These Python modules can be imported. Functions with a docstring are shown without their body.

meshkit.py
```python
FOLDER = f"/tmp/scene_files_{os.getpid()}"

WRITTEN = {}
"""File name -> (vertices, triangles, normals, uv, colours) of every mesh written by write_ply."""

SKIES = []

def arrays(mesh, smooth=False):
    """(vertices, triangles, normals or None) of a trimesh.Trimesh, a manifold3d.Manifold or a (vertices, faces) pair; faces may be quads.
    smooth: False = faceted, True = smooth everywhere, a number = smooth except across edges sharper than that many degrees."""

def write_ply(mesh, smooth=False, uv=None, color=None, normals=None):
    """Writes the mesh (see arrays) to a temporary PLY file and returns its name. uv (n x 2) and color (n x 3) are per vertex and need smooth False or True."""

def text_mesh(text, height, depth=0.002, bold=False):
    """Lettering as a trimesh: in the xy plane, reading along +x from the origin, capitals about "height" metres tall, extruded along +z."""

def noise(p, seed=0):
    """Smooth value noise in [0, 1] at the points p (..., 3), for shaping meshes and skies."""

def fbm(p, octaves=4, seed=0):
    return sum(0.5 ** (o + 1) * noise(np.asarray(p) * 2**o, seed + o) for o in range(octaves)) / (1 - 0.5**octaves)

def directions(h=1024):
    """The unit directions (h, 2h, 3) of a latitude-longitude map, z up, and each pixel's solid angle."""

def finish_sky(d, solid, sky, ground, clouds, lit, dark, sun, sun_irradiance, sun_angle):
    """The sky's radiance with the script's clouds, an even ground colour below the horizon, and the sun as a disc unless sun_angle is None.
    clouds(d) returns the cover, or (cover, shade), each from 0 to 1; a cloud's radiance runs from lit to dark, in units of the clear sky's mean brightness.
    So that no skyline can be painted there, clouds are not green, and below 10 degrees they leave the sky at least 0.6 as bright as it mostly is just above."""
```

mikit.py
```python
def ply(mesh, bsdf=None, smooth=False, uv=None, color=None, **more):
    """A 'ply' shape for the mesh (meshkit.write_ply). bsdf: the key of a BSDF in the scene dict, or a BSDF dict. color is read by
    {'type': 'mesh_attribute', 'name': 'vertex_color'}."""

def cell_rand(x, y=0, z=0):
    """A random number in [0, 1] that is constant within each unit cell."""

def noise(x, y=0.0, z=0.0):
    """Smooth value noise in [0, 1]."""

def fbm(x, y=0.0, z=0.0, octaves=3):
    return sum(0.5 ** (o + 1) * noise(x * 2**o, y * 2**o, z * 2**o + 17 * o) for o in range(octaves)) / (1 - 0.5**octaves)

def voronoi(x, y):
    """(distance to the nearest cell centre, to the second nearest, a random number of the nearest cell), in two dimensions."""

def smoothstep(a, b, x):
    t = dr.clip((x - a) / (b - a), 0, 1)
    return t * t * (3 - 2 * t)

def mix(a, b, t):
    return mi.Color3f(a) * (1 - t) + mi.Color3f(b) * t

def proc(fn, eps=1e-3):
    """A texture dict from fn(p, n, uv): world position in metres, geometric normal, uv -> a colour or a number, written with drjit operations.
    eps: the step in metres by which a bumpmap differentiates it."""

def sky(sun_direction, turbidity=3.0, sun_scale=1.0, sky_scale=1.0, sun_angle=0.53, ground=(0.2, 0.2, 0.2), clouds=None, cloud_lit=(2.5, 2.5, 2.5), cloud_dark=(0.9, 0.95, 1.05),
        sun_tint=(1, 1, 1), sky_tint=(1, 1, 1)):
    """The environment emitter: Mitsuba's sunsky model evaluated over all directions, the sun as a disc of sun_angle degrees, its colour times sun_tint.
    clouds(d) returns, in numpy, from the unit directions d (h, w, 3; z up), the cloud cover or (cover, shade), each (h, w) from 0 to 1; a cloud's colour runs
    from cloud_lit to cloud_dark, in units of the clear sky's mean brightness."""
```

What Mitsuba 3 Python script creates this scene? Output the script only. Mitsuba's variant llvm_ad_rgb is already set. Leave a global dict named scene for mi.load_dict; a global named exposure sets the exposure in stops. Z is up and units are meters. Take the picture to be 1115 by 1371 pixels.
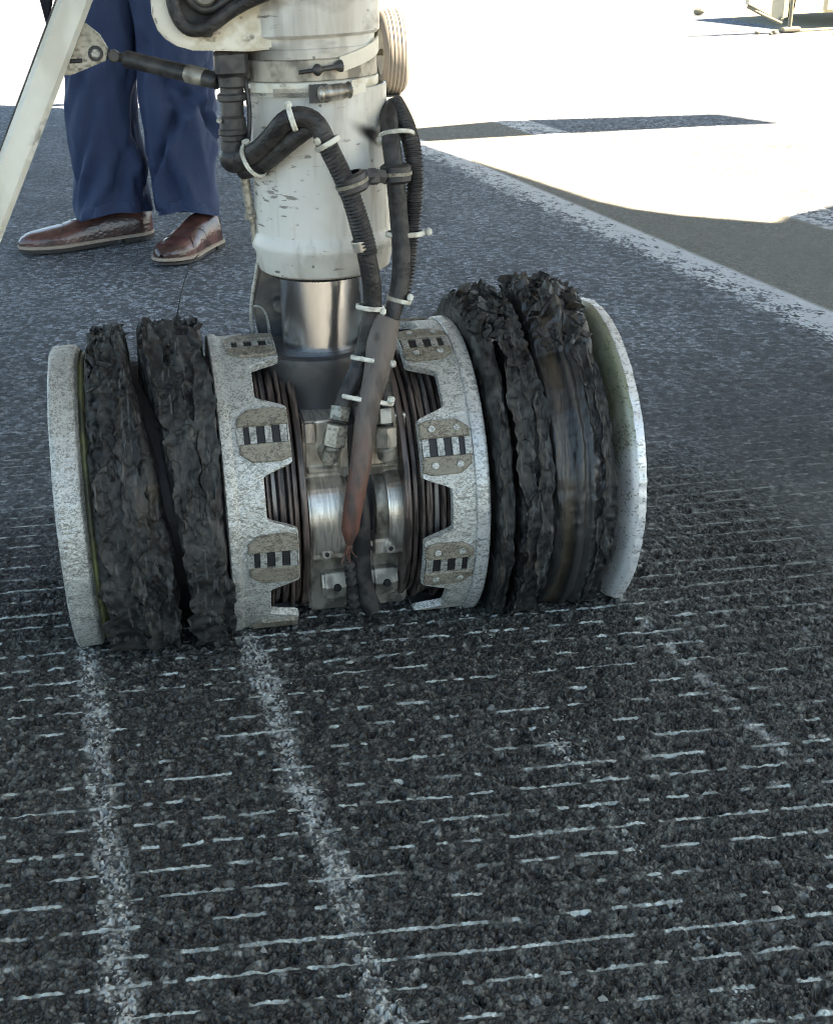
import math, numpy as np, trimesh, drjit as dr, mitsuba as mi, mikit, meshkit
import manifold3d as m3
from mikit import noise, fbm, voronoi, cell_rand, smoothstep, mix, proc
from scipy.spatial import cKDTree
from shapely.geometry import Polygon
from shapely.geometry.polygon import orient

T = mi.ScalarTransform4f
scene, labels = {}, {}

# ------------------------------------------------------------------ camera, sky, exposure
YAW, PIT, ROL = .1107, .4168, -.0484
EYE = np.array([.1461, -1.5723, .8032])
fwd = np.array([math.sin(YAW) * math.cos(PIT), math.cos(YAW) * math.cos(PIT), -math.sin(PIT)])
rt = np.array([math.cos(YAW), -math.sin(YAW), 0.])
up0 = np.cross(rt, fwd)
up = -math.sin(ROL) * rt + math.cos(ROL) * up0
scene['camera'] = {'type': 'perspective', 'fov': 36.28, 'fov_axis': 'x', 'near_clip': .05, 'far_clip': 2000.,
                   'principal_point_offset_x': (557.5 - 415.94) / 1115, 'principal_point_offset_y': 0.0,
                   'to_world': T().look_at(origin=EYE.tolist(), target=(EYE + fwd).tolist(), up=up.tolist())}
SUN = np.array([.72, -.20, .80]); SUN /= np.linalg.norm(SUN)
scene['sky_light'] = mikit.sky(SUN.tolist(), turbidity=3.5, ground=(.12, .12, .11), sky_scale=.40, sky_tint=(1.14, 1.03, .83))
exposure = 5.3

# ------------------------------------------------------------------ helpers
USED = {}
def numbered(key):
    n = USED.get(key, 0); USED[key] = n + 1
    return key if n == 0 else f'{key}_{n:03d}'

def obj(name, mesh, bsdf, parent=None, smooth=35, label=None, cat=None, group=None, kind=None, **kw):
    key = numbered((parent + '__' if parent else '') + name)
    scene[key] = mikit.ply(mesh, bsdf, smooth=smooth, **kw)
    info = {k: v for k, v in (('label', label), ('category', cat), ('group', group), ('kind', kind)) if v}
    if info: labels[key] = info
    return key

def thing(name, label, cat, group=None):
    key = numbered(name)
    labels[key] = {'label': label, 'category': cat}
    if group: labels[key]['group'] = group
    return key

def cat(*ms):
    return trimesh.util.concatenate([m for m in ms])

def man(m):
    d = m.to_mesh()
    return trimesh.Trimesh(d.vert_properties[:, :3], d.tri_verts, process=False)

def rbox(c, s, r=.004, rot=None):
    """box of size s at c with chamfered edges; rot: 3x3"""
    s = np.asarray(s, float) / 2; r = min(r, s.min() * .9)
    P = []
    for sx in (-1, 1):
        for sy in (-1, 1):
            for sz in (-1, 1):
                for a in range(3):
                    q = s - r; q[a] = s[a]
                    P.append(q * [sx, sy, sz])
    m = trimesh.convex.convex_hull(np.array(P))
    v = np.array(m.vertices)
    if rot is not None: v = v @ np.asarray(rot).T
    return trimesh.Trimesh(v + np.asarray(c, float), m.faces, process=False)

def axes(d, hint=(0, 0, 1)):
    d = np.asarray(d, float); d = d / np.linalg.norm(d)
    h = np.asarray(hint, float)
    if abs(d @ h) > .95: h = np.array([1., 0, 0])
    x = np.cross(h, d); x /= np.linalg.norm(x)
    return x, np.cross(d, x), d

def spline(pts, n=60):
    from scipy.interpolate import CubicSpline
    pts = np.asarray(pts, float)
    t = np.r_[0, np.cumsum(np.linalg.norm(np.diff(pts, axis=0), axis=1))]
    return CubicSpline(t, pts)(np.linspace(0, t[-1], n))

def tube(path, r, seg=16, cap=True, squash=None):
    """tube along a polyline, r a number or array per point"""
    path = np.asarray(path, float); n = len(path)
    r = np.broadcast_to(np.asarray(r, float), (n,))
    tg = np.gradient(path, axis=0); tg /= np.linalg.norm(tg, axis=1, keepdims=True)
    x, y, _ = axes(tg[0]); fx = []
    for i in range(n):
        x = x - (x @ tg[i]) * tg[i]; x /= np.linalg.norm(x); fx.append(x)
    fx = np.array(fx); fy = np.cross(tg, fx)
    a = np.linspace(0, 2 * np.pi, seg, endpoint=False)
    v = path[:, None] + r[:, None, None] * (np.cos(a)[None, :, None] * fx[:, None] + np.sin(a)[None, :, None] * fy[:, None])
    v = v.reshape(-1, 3)
    i, j = np.meshgrid(np.arange(n - 1), np.arange(seg), indexing='ij'); k = (j + 1) % seg
    A, B, Cc, D = i * seg + j, i * seg + k, (i + 1) * seg + k, (i + 1) * seg + j
    f = np.vstack([np.stack([A, B, Cc], -1).reshape(-1, 3), np.stack([A, Cc, D], -1).reshape(-1, 3)])
    if cap:
        v = np.vstack([v, path[0], path[-1]]); c0, c1 = len(v) - 2, len(v) - 1
        jj = np.arange(seg); kk = (jj + 1) % seg
        f = np.vstack([f, np.stack([np.full(seg, c0), kk, jj], -1), np.stack([np.full(seg, c1), (n - 1) * seg + jj, (n - 1) * seg + kk], -1)])
    return trimesh.Trimesh(v, f, process=False)

def rod(a, b, r, seg=20, r2=None):
    """cylinder with a small chamfer at the ends"""
    a, b = np.asarray(a, float), np.asarray(b, float); r2 = r if r2 is None else r2
    L = np.linalg.norm(b - a); c = min(.18 * min(r, r2), L * .2); d = (b - a) / L
    return tube([a, a + 1e-5 * d, a + c * d, b - c * d, b - 1e-5 * d, b], [0.001 * r, r - c, r, r2, r2 - c, .001 * r2], seg)

def revolve(profile, o, d, seg=64):
    """closed or open profile of (along, radius) about the axis d through o"""
    x, y, d = axes(d); p = np.asarray(profile, float); n = len(p)
    a = np.linspace(0, 2 * np.pi, seg, endpoint=False)
    v = np.asarray(o, float) + p[:, 0, None, None] * d + p[:, 1, None, None] * (np.cos(a)[None, :, None] * x + np.sin(a)[None, :, None] * y)
    i, j = np.meshgrid(np.arange(n - 1), np.arange(seg), indexing='ij'); k = (j + 1) % seg
    A, B, Cc, D = i * seg + j, i * seg + k, (i + 1) * seg + k, (i + 1) * seg + j
    f = np.vstack([np.stack([A, B, Cc], -1).reshape(-1, 3), np.stack([A, Cc, D], -1).reshape(-1, 3)])
    return trimesh.Trimesh(v.reshape(-1, 3), f, process=False)

def hexnut(a, b, r):
    return tube([a, np.asarray(a) * .97 + np.asarray(b) * .03, np.asarray(a) * .03 + np.asarray(b) * .97, b], [.8 * r, r, r, .8 * r], 6)

def extrude(poly, y0, y1, bevel=.003):
    """polygon in (x, z), extruded along y from y0 to y1, with bevelled rims"""
    P = orient(poly if isinstance(poly, Polygon) else Polygon(poly))
    t = trimesh.creation.extrude_polygon(P, y1 - y0 - 2 * bevel)
    t.apply_translation([0, 0, bevel]); parts = [t]
    if bevel:
        Q = P.buffer(-bevel)
        if Q.geom_type == 'Polygon' and not Q.is_empty:
            c = m3.CrossSection([np.array(P.exterior.coords)[:-1]])
            hull = None
            e = trimesh.creation.extrude_polygon(Q, y1 - y0); parts.append(e)
    m = cat(*parts); v = np.array(m.vertices)
    return trimesh.Trimesh(np.stack([v[:, 0], y0 + v[:, 2], v[:, 1]], -1), m.faces[:, ::-1], process=False)

def fbm3(P, f, oct=4):
    return meshkit.fbm(np.asarray(P) * f, octaves=oct) if 'octaves' in meshkit.fbm.__code__.co_varnames else meshkit.fbm(np.asarray(P) * f)

# ------------------------------------------------------------------ materials
def mat(key, d, two=True):
    scene[key] = {'type': 'twosided', 'bsdf': d} if two else d

def pr(color, rough=.5, metal=0., spec=.5, **k):
    base = color if isinstance(color, dict) else {'type': 'rgb', 'value': list(color)}
    return {'type': 'principled', 'base_color': base, 'roughness': rough, 'metallic': metal, 'specular': spec, **k}

def bumped(b, fn, scale, eps=1e-3):
    return {'type': 'bumpmap', 'bsdf': b, 'tex': proc(fn, eps), 'scale': scale}

GS, GY0 = .0370, -.2795            # pitch of the runway's transverse grooves
def ground_color(p, n, uv):
    x, y = p.x, p.y
    d1, d2, w = voronoi(x * 190, y * 190)
    e1, e2, w2 = voronoi(x * 62 + 9, y * 62)
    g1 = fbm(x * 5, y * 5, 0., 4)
    far_sheen = smoothstep(-.15, 1.5, y + .5 * (g1 - .5))          # paler bluish colour ahead paints in grazing sky sheen, darker round the gear
    base = mix(mix((.0205, .0202, .0172), (.118, .117, .101), w * w * w), mix((.140, .158, .186), (.37, .40, .445), w * w), far_sheen)
    base = mix(base, (.22, .22, .20), smoothstep(.915, .955, w2) * smoothstep(.42, .15, e1) * (.45 + .55 * cell_rand(w2 * 997.)))
    f1, f2, w3 = voronoi(x * 82, y * 82 + 5)
    f0 = smoothstep(.0, .8, y + .25 * (g1 - .5))
    base = base * (.70 + .6 * g1) * (1. + f0 * (1.55 * w3 * w3 - .62)) * (1. - f0 * .55 * smoothstep(.14, .0, f2 - f1))
    base = base * (.40 + .60 * smoothstep(.0, .16, d2 - d1))
    base = base * (1. - .55 * smoothstep(.60, .72, noise(x * 120, y * 120, 9.)) * (1. - .6 * far_sheen))
    # pale lines along the grooves, broken into dashes
    q = (y + .036 * x + .002 * (noise(x * 5, 3.) - .5) - GY0) / GS
    k = dr.floor(q + .5)
    off = (q - k - (cell_rand(k, 7) - .5) * .16) * GS
    along = noise(x * 21 + 31 * cell_rand(k, 1), k * 3.1)
    along2 = noise(x * 95 + 11 * cell_rand(k, 2), k * 5.7)
    hit = smoothstep(.46, .56, along * .34 + along2 * .68 + .12 * (cell_rand(k, 5) - .5))
    half = .0010 + .0012 * along2 + .0006 * noise(x * 300, y * 300)
    dash = hit * smoothstep(half + .0006, half - .0006, dr.abs(off)) * smoothstep(1.3, .0, y) * (1. - .62 * smoothstep(.70, .85, x) * smoothstep(-.42, -.22, y))
    base = mix(base, (.52, .57, .53), dash * (.30 + .70 * noise(x * 120, k)))
    # four dragged tracks left by the rims
    chips = noise(x * 420, y * 420) * .5 + noise(x * 190 + 5, y * 190) * .3 + noise(x * 70 + 5, y * 70) * .2
    def track(base, x0, sl, half, dens, y1=-.10, skew=.0):
        c = x0 - sl * (y + .19) + .010 * (noise(y * 14, x0 * 50) - .5)
        wd = half * (.42 + .90 * noise(y * 26, x0 * 90 + 4))
        inside = smoothstep(wd + .008, wd - .006, dr.abs(x - c) + .006 * (noise(x * 130, y * 60, 6.) - .5)) * smoothstep(y1, y1 - .03, y)
        cover = smoothstep(.58 - dens, .80 - dens, chips + .16 * (noise(x * 30, y * 22, 3.) - .5))
        base = mix(base, (.13, .135, .125), inside * (.45 if half > .012 else .0) * noise(x * 60, y * 25, 8.))
        return mix(base, mix((.13, .135, .125), (.54, .55, .51), noise(x * 260, y * 260, 7.)), inside * cover)
    base = track(base, .018, .074, .0135, .16)
    base = track(base, .219, .092, .0135, .15)
    base = track(base, .512, .086, .011, -.03 + .13 * smoothstep(.05, .0, dr.abs(y + .46)) + .15 * smoothstep(.045, .0, dr.abs(y + .60)))
    base = track(base, .720, .110, .0042, .50 * smoothstep(-.54, -.50, y) * smoothstep(.40, .52, noise(y * 75, 4.)))
    # edge line, worn; faded tan band; second line
    u = x + .0895 * y
    wear = fbm(x * 45, y * 22, 0., 4) * .45 + noise(x * 210, y * 150) * .33 + noise(x * 90, y * 70, 2.) * .22
    def stripe(base, a, b, col, keep, soft=.012):
        return mix(base, col, smoothstep(a - soft, a + soft, u) * smoothstep(b + soft * .6, b - soft * .6, u) * keep)
    base = stripe(base, 1.735, 2.24, mix((.15, .142, .112), (.24, .225, .18), w), .85, .006)
    base = stripe(base, 1.605, 1.745, (.66, .68, .70), smoothstep(.37, .53, wear + .25 * (u - 1.675) / .07 * .6), .02)
    base = stripe(base, 2.235, 2.40, (.60, .62, .64), smoothstep(.40, .55, wear), .012)
    # dry verge far ahead on the right
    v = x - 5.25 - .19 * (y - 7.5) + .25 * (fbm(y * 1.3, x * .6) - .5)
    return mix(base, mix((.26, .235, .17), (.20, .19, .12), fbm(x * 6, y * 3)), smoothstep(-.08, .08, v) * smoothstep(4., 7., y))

def ground_bump(p, n, uv):
    d1, d2, w = voronoi(p.x * 150, p.y * 150)
    f1, f2, w3 = voronoi(p.x * 82, p.y * 82 + 5)
    return smoothstep(0., .35, d2 - d1) * (.4 + .6 * w) + 1.2 * noise(p.x * 60, p.y * 60) + smoothstep(-.1, .5, p.y) * 2.2 * smoothstep(0., .4, f2 - f1) * (.4 + .6 * w3)
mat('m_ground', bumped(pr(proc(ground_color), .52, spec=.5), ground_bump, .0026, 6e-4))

def speck(base, dark, f=1., th=.5):
    def fn(p, n, uv):
        a = noise(p.x * 640 * f, p.y * 640 * f, p.z * 640 * f) * .5 + noise(p.x * 290 * f + 7, p.y * 290 * f, p.z * 290 * f) * .32 + noise(p.x * 90 * f + 7, p.y * 90 * f, p.z * 90 * f) * .18
        b = fbm(p.x * 26, p.y * 26, p.z * 26, 4)
        c = mix(base, dark, smoothstep(th - .14, th + .24, a + .28 * (b - .5)))
        return c * (.75 + .5 * b)
    return fn
def pit(p, n, uv):
    return noise(p.x * 300, p.y * 300, p.z * 300) + .6 * noise(p.x * 110, p.y * 110, p.z * 110)
mat('m_rim', bumped(pr(proc(speck((.50, .50, .46), (.19, .185, .155), 1.35, .50)), .5, .35), pit, .0012, 4e-4))
mat('m_rim_clean', pr(proc(speck((.54, .54, .51), (.24, .235, .21), .8, .52)), .42, .4))
mat('m_key', bumped(pr(proc(speck((.225, .205, .155), (.095, .080, .060), 1.0, .52)), .6, .2), pit, .0012, 4e-4))
mat('m_post', pr(proc(speck((.40, .40, .36), (.16, .155, .13), 1., .5)), .45, .4))
def primer(p, n, uv):
    a = fbm(p.x * 30, p.y * 30, p.z * 18, 4)
    g = smoothstep(.17, .29, p.z + .14 * (a - .5))
    c = mix((.60, .60, .585), (.15, .17, .06), g * .95)
    s = noise(p.x * 420, p.y * 420, p.z * 420) * .6 + fbm(p.x * 120, p.y * 120, p.z * 120) * .4
    c = mix(c, (.42, .42, .40), fbm(p.x * 160, p.y * 30, p.z * 30) * .6)
    return mix(c, (.12, .11, .075), smoothstep(.56, .72, s + .45 * (a - .5)) * .75)
mat('m_primer', pr(proc(primer), .42, .25))
def primer2(p, n, uv):
    a = fbm(p.x * 30, p.y * 30, p.z * 18, 4)
    return mix((.17, .175, .075), (.07, .07, .045), smoothstep(.4, .62, a))
mat('m_primer_dark', pr(proc(primer2), .6))
mat('m_lip', pr(proc(speck((.70, .70, .68), (.25, .24, .2), .8, .6)), .4, .35))

def burnt(p, n, uv):
    a = fbm(p.x * 40, p.y * 24, p.z * 24, 4)
    b = noise(p.x * 180, p.y * 120, p.z * 120)
    c = mix((.007, .0075, .007), (.036, .036, .033), smoothstep(.38, .72, a * .7 + b * .35))
    c = mix(c, (.050, .040, .028), smoothstep(.62, .74, fbm(p.x * 30 + 3, p.y * 13, p.z * 13, 3)) * .6)
    return mix(c, (.085, .085, .08), smoothstep(.60, .72, fbm(p.x * 260, p.y * 34, p.z * 34, 3)) * .6)
def burnt_b(p, n, uv):
    a = fbm(p.x * 110, p.y * 60, p.z * 60, 4)
    return a - .15 * smoothstep(.02, .0, dr.abs(fbm(p.x * 70 + 9, p.y * 28, p.z * 28, 3) - .5))
mat('m_burnt', bumped(pr(proc(burnt), .62, spec=.42), burnt_b, .008, 5e-4))
def barrel(p, n, uv):
    a = noise(p.x * 95, 3.) * .6 + fbm(p.x * 40, p.y * 8, p.z * 8) * .4
    c = mix((.006, .0065, .0065), (.030, .030, .028), smoothstep(.35, .7, a))
    c = mix(c, (.075, .074, .07), smoothstep(.60, .72, fbm(p.x * 220, p.y * 22, p.z * 22, 4)) * smoothstep(.636, .650, p.x) * .8)
    return mix(c, (.060, .044, .024), smoothstep(.012, .0, dr.abs(p.x - .614 - .006 * (fbm(p.y * 20, p.z * 20) - .5))) * .55 * (.3 + fbm(p.y * 17, p.z * 17)))
mat('m_burnt_smooth', bumped(pr(proc(barrel), .42, spec=.55), lambda p, n, uv: fbm(p.x * 140, p.y * 24, p.z * 24, 3), .004, 5e-4))

def paint(p, n, uv):
    a = fbm(p.x * 14, p.y * 14, p.z * 14, 4)
    c = mix((.54, .53, .48), (.44, .42, .365), smoothstep(.35, .65, a))
    s = fbm(p.x * 70, p.y * 70, p.z * 190, 4)
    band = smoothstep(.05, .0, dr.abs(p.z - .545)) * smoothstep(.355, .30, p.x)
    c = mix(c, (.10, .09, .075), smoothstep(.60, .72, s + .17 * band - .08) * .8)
    c = mix(c, (.27, .245, .20), smoothstep(.48, .74, fbm(p.x * 80, p.y * 80, p.z * 7, 4)) * .55)       # run down dirt
    c = mix(c, (.17, .15, .12), smoothstep(.52, .70, fbm(p.x * 22, p.y * 22, p.z * 40 + 3, 4)) * smoothstep(.64, .71, p.z) * smoothstep(.80, .72, p.z) * .7)
    spot = voronoi(p.x * 60 + p.y * 20, p.z * 60)
    c = mix(c, (.14, .13, .11), smoothstep(.14, .06, spot[0]) * smoothstep(.93, .95, spot[2]))
    # dark smudge on the right flank; grease plus painted shade by the left clamps
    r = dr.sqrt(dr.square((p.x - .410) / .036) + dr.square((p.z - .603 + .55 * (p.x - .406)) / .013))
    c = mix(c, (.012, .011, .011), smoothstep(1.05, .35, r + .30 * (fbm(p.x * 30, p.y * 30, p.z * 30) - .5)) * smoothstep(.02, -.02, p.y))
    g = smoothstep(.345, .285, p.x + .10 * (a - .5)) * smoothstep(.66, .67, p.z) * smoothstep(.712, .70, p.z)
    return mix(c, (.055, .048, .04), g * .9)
mat('m_paint', pr(proc(paint), .36, spec=.5, clearcoat=.25, clearcoat_gloss=.7))
def cream(p, n, uv):
    a = fbm(p.x * 40, p.y * 40, p.z * 40, 4)
    c = mix((.60, .57, .47), (.44, .39, .28), smoothstep(.4, .62, a))
    return mix(c, (.07, .055, .04), smoothstep(.60, .74, fbm(p.x * 95 + 4, p.y * 95, p.z * 95, 4)) * .7)
mat('m_cream', pr(proc(cream), .45))
def barpaint(p, n, uv):
    a = fbm(p.x * 20, p.y * 20, p.z * 9, 4)
    c = mix((.60, .59, .51), (.48, .46, .38), smoothstep(.38, .62, a))
    g = smoothstep(.05, .0, dr.abs(p.z - .61)) * smoothstep(.46, .60, fbm(p.x * 160, p.y * 60, p.z * 110, 4)) * smoothstep(.000, .024, p.x - .530 * (p.z - .61) - .004)
    return mix(c, (.04, .035, .03), g * .85)
mat('m_bar', pr(proc(barpaint), .42))

def silver_c(p, n, uv):
    a = fbm(p.x * 60, p.y * 22, p.z * 22, 4)
    c = mix((.66, .62, .54), (.30, .275, .23), smoothstep(.36, .68, a))
    c = mix(c, (.16, .145, .12), smoothstep(.52, .62, noise(p.x * 420, p.y * 40, p.z * 40)) * .35)
    return mix(c, (.06, .055, .05), smoothstep(.64, .74, fbm(p.x * 30 + 2, p.y * 30, p.z * 30, 3)) * .7)
mat('m_silver', pr(proc(silver_c), .34, .75))
mat('m_silver_dull', pr(proc(lambda p, n, uv: mix((.36, .33, .27), (.13, .12, .10), smoothstep(.38, .64, fbm(p.x * 70, p.y * 40, p.z * 40, 4)))), .45, .5))
mat('m_chrome', pr((.60, .61, .63), .20, 1.))
mat('m_bore', pr((.05, .055, .062), .32, .5))
mat('m_dark', pr(proc(lambda p, n, uv: mix((.014, .014, .015), (.045, .042, .038), smoothstep(.4, .7, fbm(p.x * 50, p.y * 50, p.z * 50, 3)))), .45))
mat('m_black', pr((.010, .010, .011), .6))
mat('m_collar', pr(proc(lambda p, n, uv: mix((.040, .041, .043), (.095, .090, .080), smoothstep(.4, .7, fbm(p.x * 40, p.y * 40, p.z * 40, 4)) * smoothstep(.29, .36, p.z))), .45, .2))
mat('m_fitting', pr(proc(speck((.34, .32, .26), (.12, .11, .09), .5)), .42, .5))
mat('m_hose', bumped(pr(proc(lambda p, n, uv: mix((.014, .0135, .013), (.040, .037, .034), smoothstep(.4, .7, fbm(p.x * 60, p.y * 60, p.z * 60, 3)))), .5, spec=.4),
                     lambda p, n, uv: noise(p.x * 420, p.y * 420, p.z * 420), .0008, 4e-4))
def sleeve_c(p, n, uv):
    a = fbm(p.x * 60, p.y * 60, p.z * 18, 4)
    c = mix((.105, .085, .070), (.120, .050, .034), smoothstep(.30, .18, p.z + .16 * (a - .5)))
    return mix(c, (.035, .028, .024), smoothstep(.52, .7, a) * .7)
mat('m_sleeve', bumped(pr(proc(sleeve_c), .6), lambda p, n, uv: fbm(p.x * 150, p.y * 150, p.z * 50, 3), .002, 5e-4))
mat('m_tie', pr(proc(lambda p, n, uv: mix((.56, .55, .47), (.33, .31, .25), smoothstep(.4, .65, fbm(p.x * 90, p.y * 90, p.z * 90, 3)))), .42))
mat('m_strap', pr((.62, .57, .46), .5))
mat('m_disc', pr(proc(lambda p, n, uv: mix((.13, .10, .085), (.040, .032, .028), smoothstep(.38, .66, fbm(p.x * 300, p.y * 28, p.z * 28, 3)))), .42, .4))
mat('m_disc_light', pr(proc(lambda p, n, uv: mix((.21, .195, .18), (.09, .075, .07), smoothstep(.38, .66, fbm(p.x * 200, p.y * 25, p.z * 25, 3)))), .4, .5))
def cloth(p, n, uv):
    w = .75 + .25 * dr.sin(p.x * 2600 + p.z * 2600) * dr.sin(p.z * 2600 - p.x * 2600)
    return mix((.030, .046, .105), (.050, .073, .148), fbm(p.x * 9, p.y * 9, p.z * 9)) * w
mat('m_trouser', pr(proc(cloth), .8, spec=.25, sheen=.5))
mat('m_jacket', pr((.016, .015, .022), .85))
mat('m_shirt', pr((.55, .58, .62), .85))
mat('m_skin', pr((.46, .28, .20), .5))
mat('m_hair', pr((.02, .014, .01), .6))
def leather(p, n, uv):
    a = fbm(p.x * 22, p.y * 22, p.z * 22, 4)
    return mix((.115, .050, .042), (.045, .022, .019), smoothstep(.36, .66, a))
mat('m_shoe', bumped(pr(proc(leather), .24, spec=.6, clearcoat=.5, clearcoat_gloss=.75), lambda p, n, uv: noise(p.x * 160, p.y * 160, p.z * 160), .0006))
mat('m_welt', pr((.34, .28, .22), .55))
mat('m_sole', pr((.03, .024, .022), .6))
mat('m_tyre', pr((.15, .14, .125), .8))
mat('m_groundcar', pr((.34, .325, .25), .6))
mat('m_groundcar_dark', pr((.13, .125, .09), .6))
mat('m_wing', pr((.50, .51, .53), .35))
mat('m_stone', pr(proc(lambda p, n, uv: mix((.16, .155, .14), (.36, .345, .30), noise(p.x * 90, p.y * 90, p.z * 90))), .7))

# ------------------------------------------------------------------ runway: one sheet, chip relief near the camera
def runway():
    rng = np.random.default_rng(5)
    x0, x1, y0, y1, s = -.26, 1.06, -.98, .46, .0021
    xs, ys = np.arange(x0, x1 + s / 2, s), np.arange(y0, y1 + s / 2, s)
    X, Y = np.meshgrid(xs, ys); P = np.stack([X.ravel(), Y.ravel()], 1)
    P[:, :] += 0
    n1 = 62000
    c = rng.uniform([x0 - .02, y0 - .02], [x1 + .02, y1 + .02], (n1, 2))
    d, i = cKDTree(c).query(P, k=2)
    hgt, gr = rng.normal(0, .0010, n1), rng.normal(0, .22, (n1, 2))
    h = hgt[i[:, 0]] + ((P - c[i[:, 0]]) * gr[i[:, 0]]).sum(1)
    h -= .0026 * np.clip(1 - (d[:, 1] - d[:, 0]) / .0030, 0, 1)
    n2 = 3000
    c2 = rng.uniform([x0, y0], [x1, y1], (n2, 2))
    d2, i2 = cKDTree(c2).query(P)
    rad = rng.uniform(.003, .0075, n2)
    h -= np.where(rng.random(n2)[i2] < .7, .0048, -.0018) * np.clip(1.4 - d2 / rad[i2], 0, 1)
    h += .004 * (meshkit.fbm(np.c_[P * 9, np.zeros(len(P))]) - .5)
    q = (P[:, 1] + .036 * P[:, 0] - GY0) / GS; q = np.abs(q - np.round(q)) * GS
    h *= .35 + .65 * np.clip(q / .007 - .3, 0, 1)
    e = np.minimum.reduce([P[:, 0] - x0, x1 - P[:, 0], P[:, 1] - y0, y1 - P[:, 1]])
    h = (h - .0012) * np.clip(e / .03, 0, 1) * np.clip((y1 + .02 - P[:, 1]) / .5, 0, 1) * np.clip(e / .12, .3, 1)
    V = np.c_[P, np.minimum(h, .0025)]
    nx, ny = len(xs), len(ys)
    a = np.arange(nx * ny).reshape(ny, nx)
    f = np.vstack([np.stack([a[:-1, :-1], a[:-1, 1:], a[1:, 1:]], -1).reshape(-1, 3), np.stack([a[:-1, :-1], a[1:, 1:], a[1:, :-1]], -1).reshape(-1, 3)])
    xa, xb, ya, yb = P[:, 0].min(), P[:, 0].max(), P[:, 1].min(), P[:, 1].max()
    k = len(V); O, q = [], []
    for m in (0, 4, 40, 600):
        O += [[xa - m, ya - m], [xb + m, ya - m], [xb + m, yb + m], [xa - m, yb + m]]
    for l in range(3):
        for u in range(4):
            w = (u + 1) % 4; i0, i1, o0, o1 = k + 4 * l + u, k + 4 * l + w, k + 4 * l + 4 + u, k + 4 * l + 4 + w
            q += [[o0, o1, i1], [o0, i1, i0]]
    V = np.vstack([V, np.c_[O, np.zeros(16)]])
    return trimesh.Trimesh(V, np.vstack([f, q]), process=False)
obj('runway', runway(), 'm_ground', smooth=False, label='dark grooved asphalt runway with pale scrape tracks and a worn edge line', kind='structure')

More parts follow.
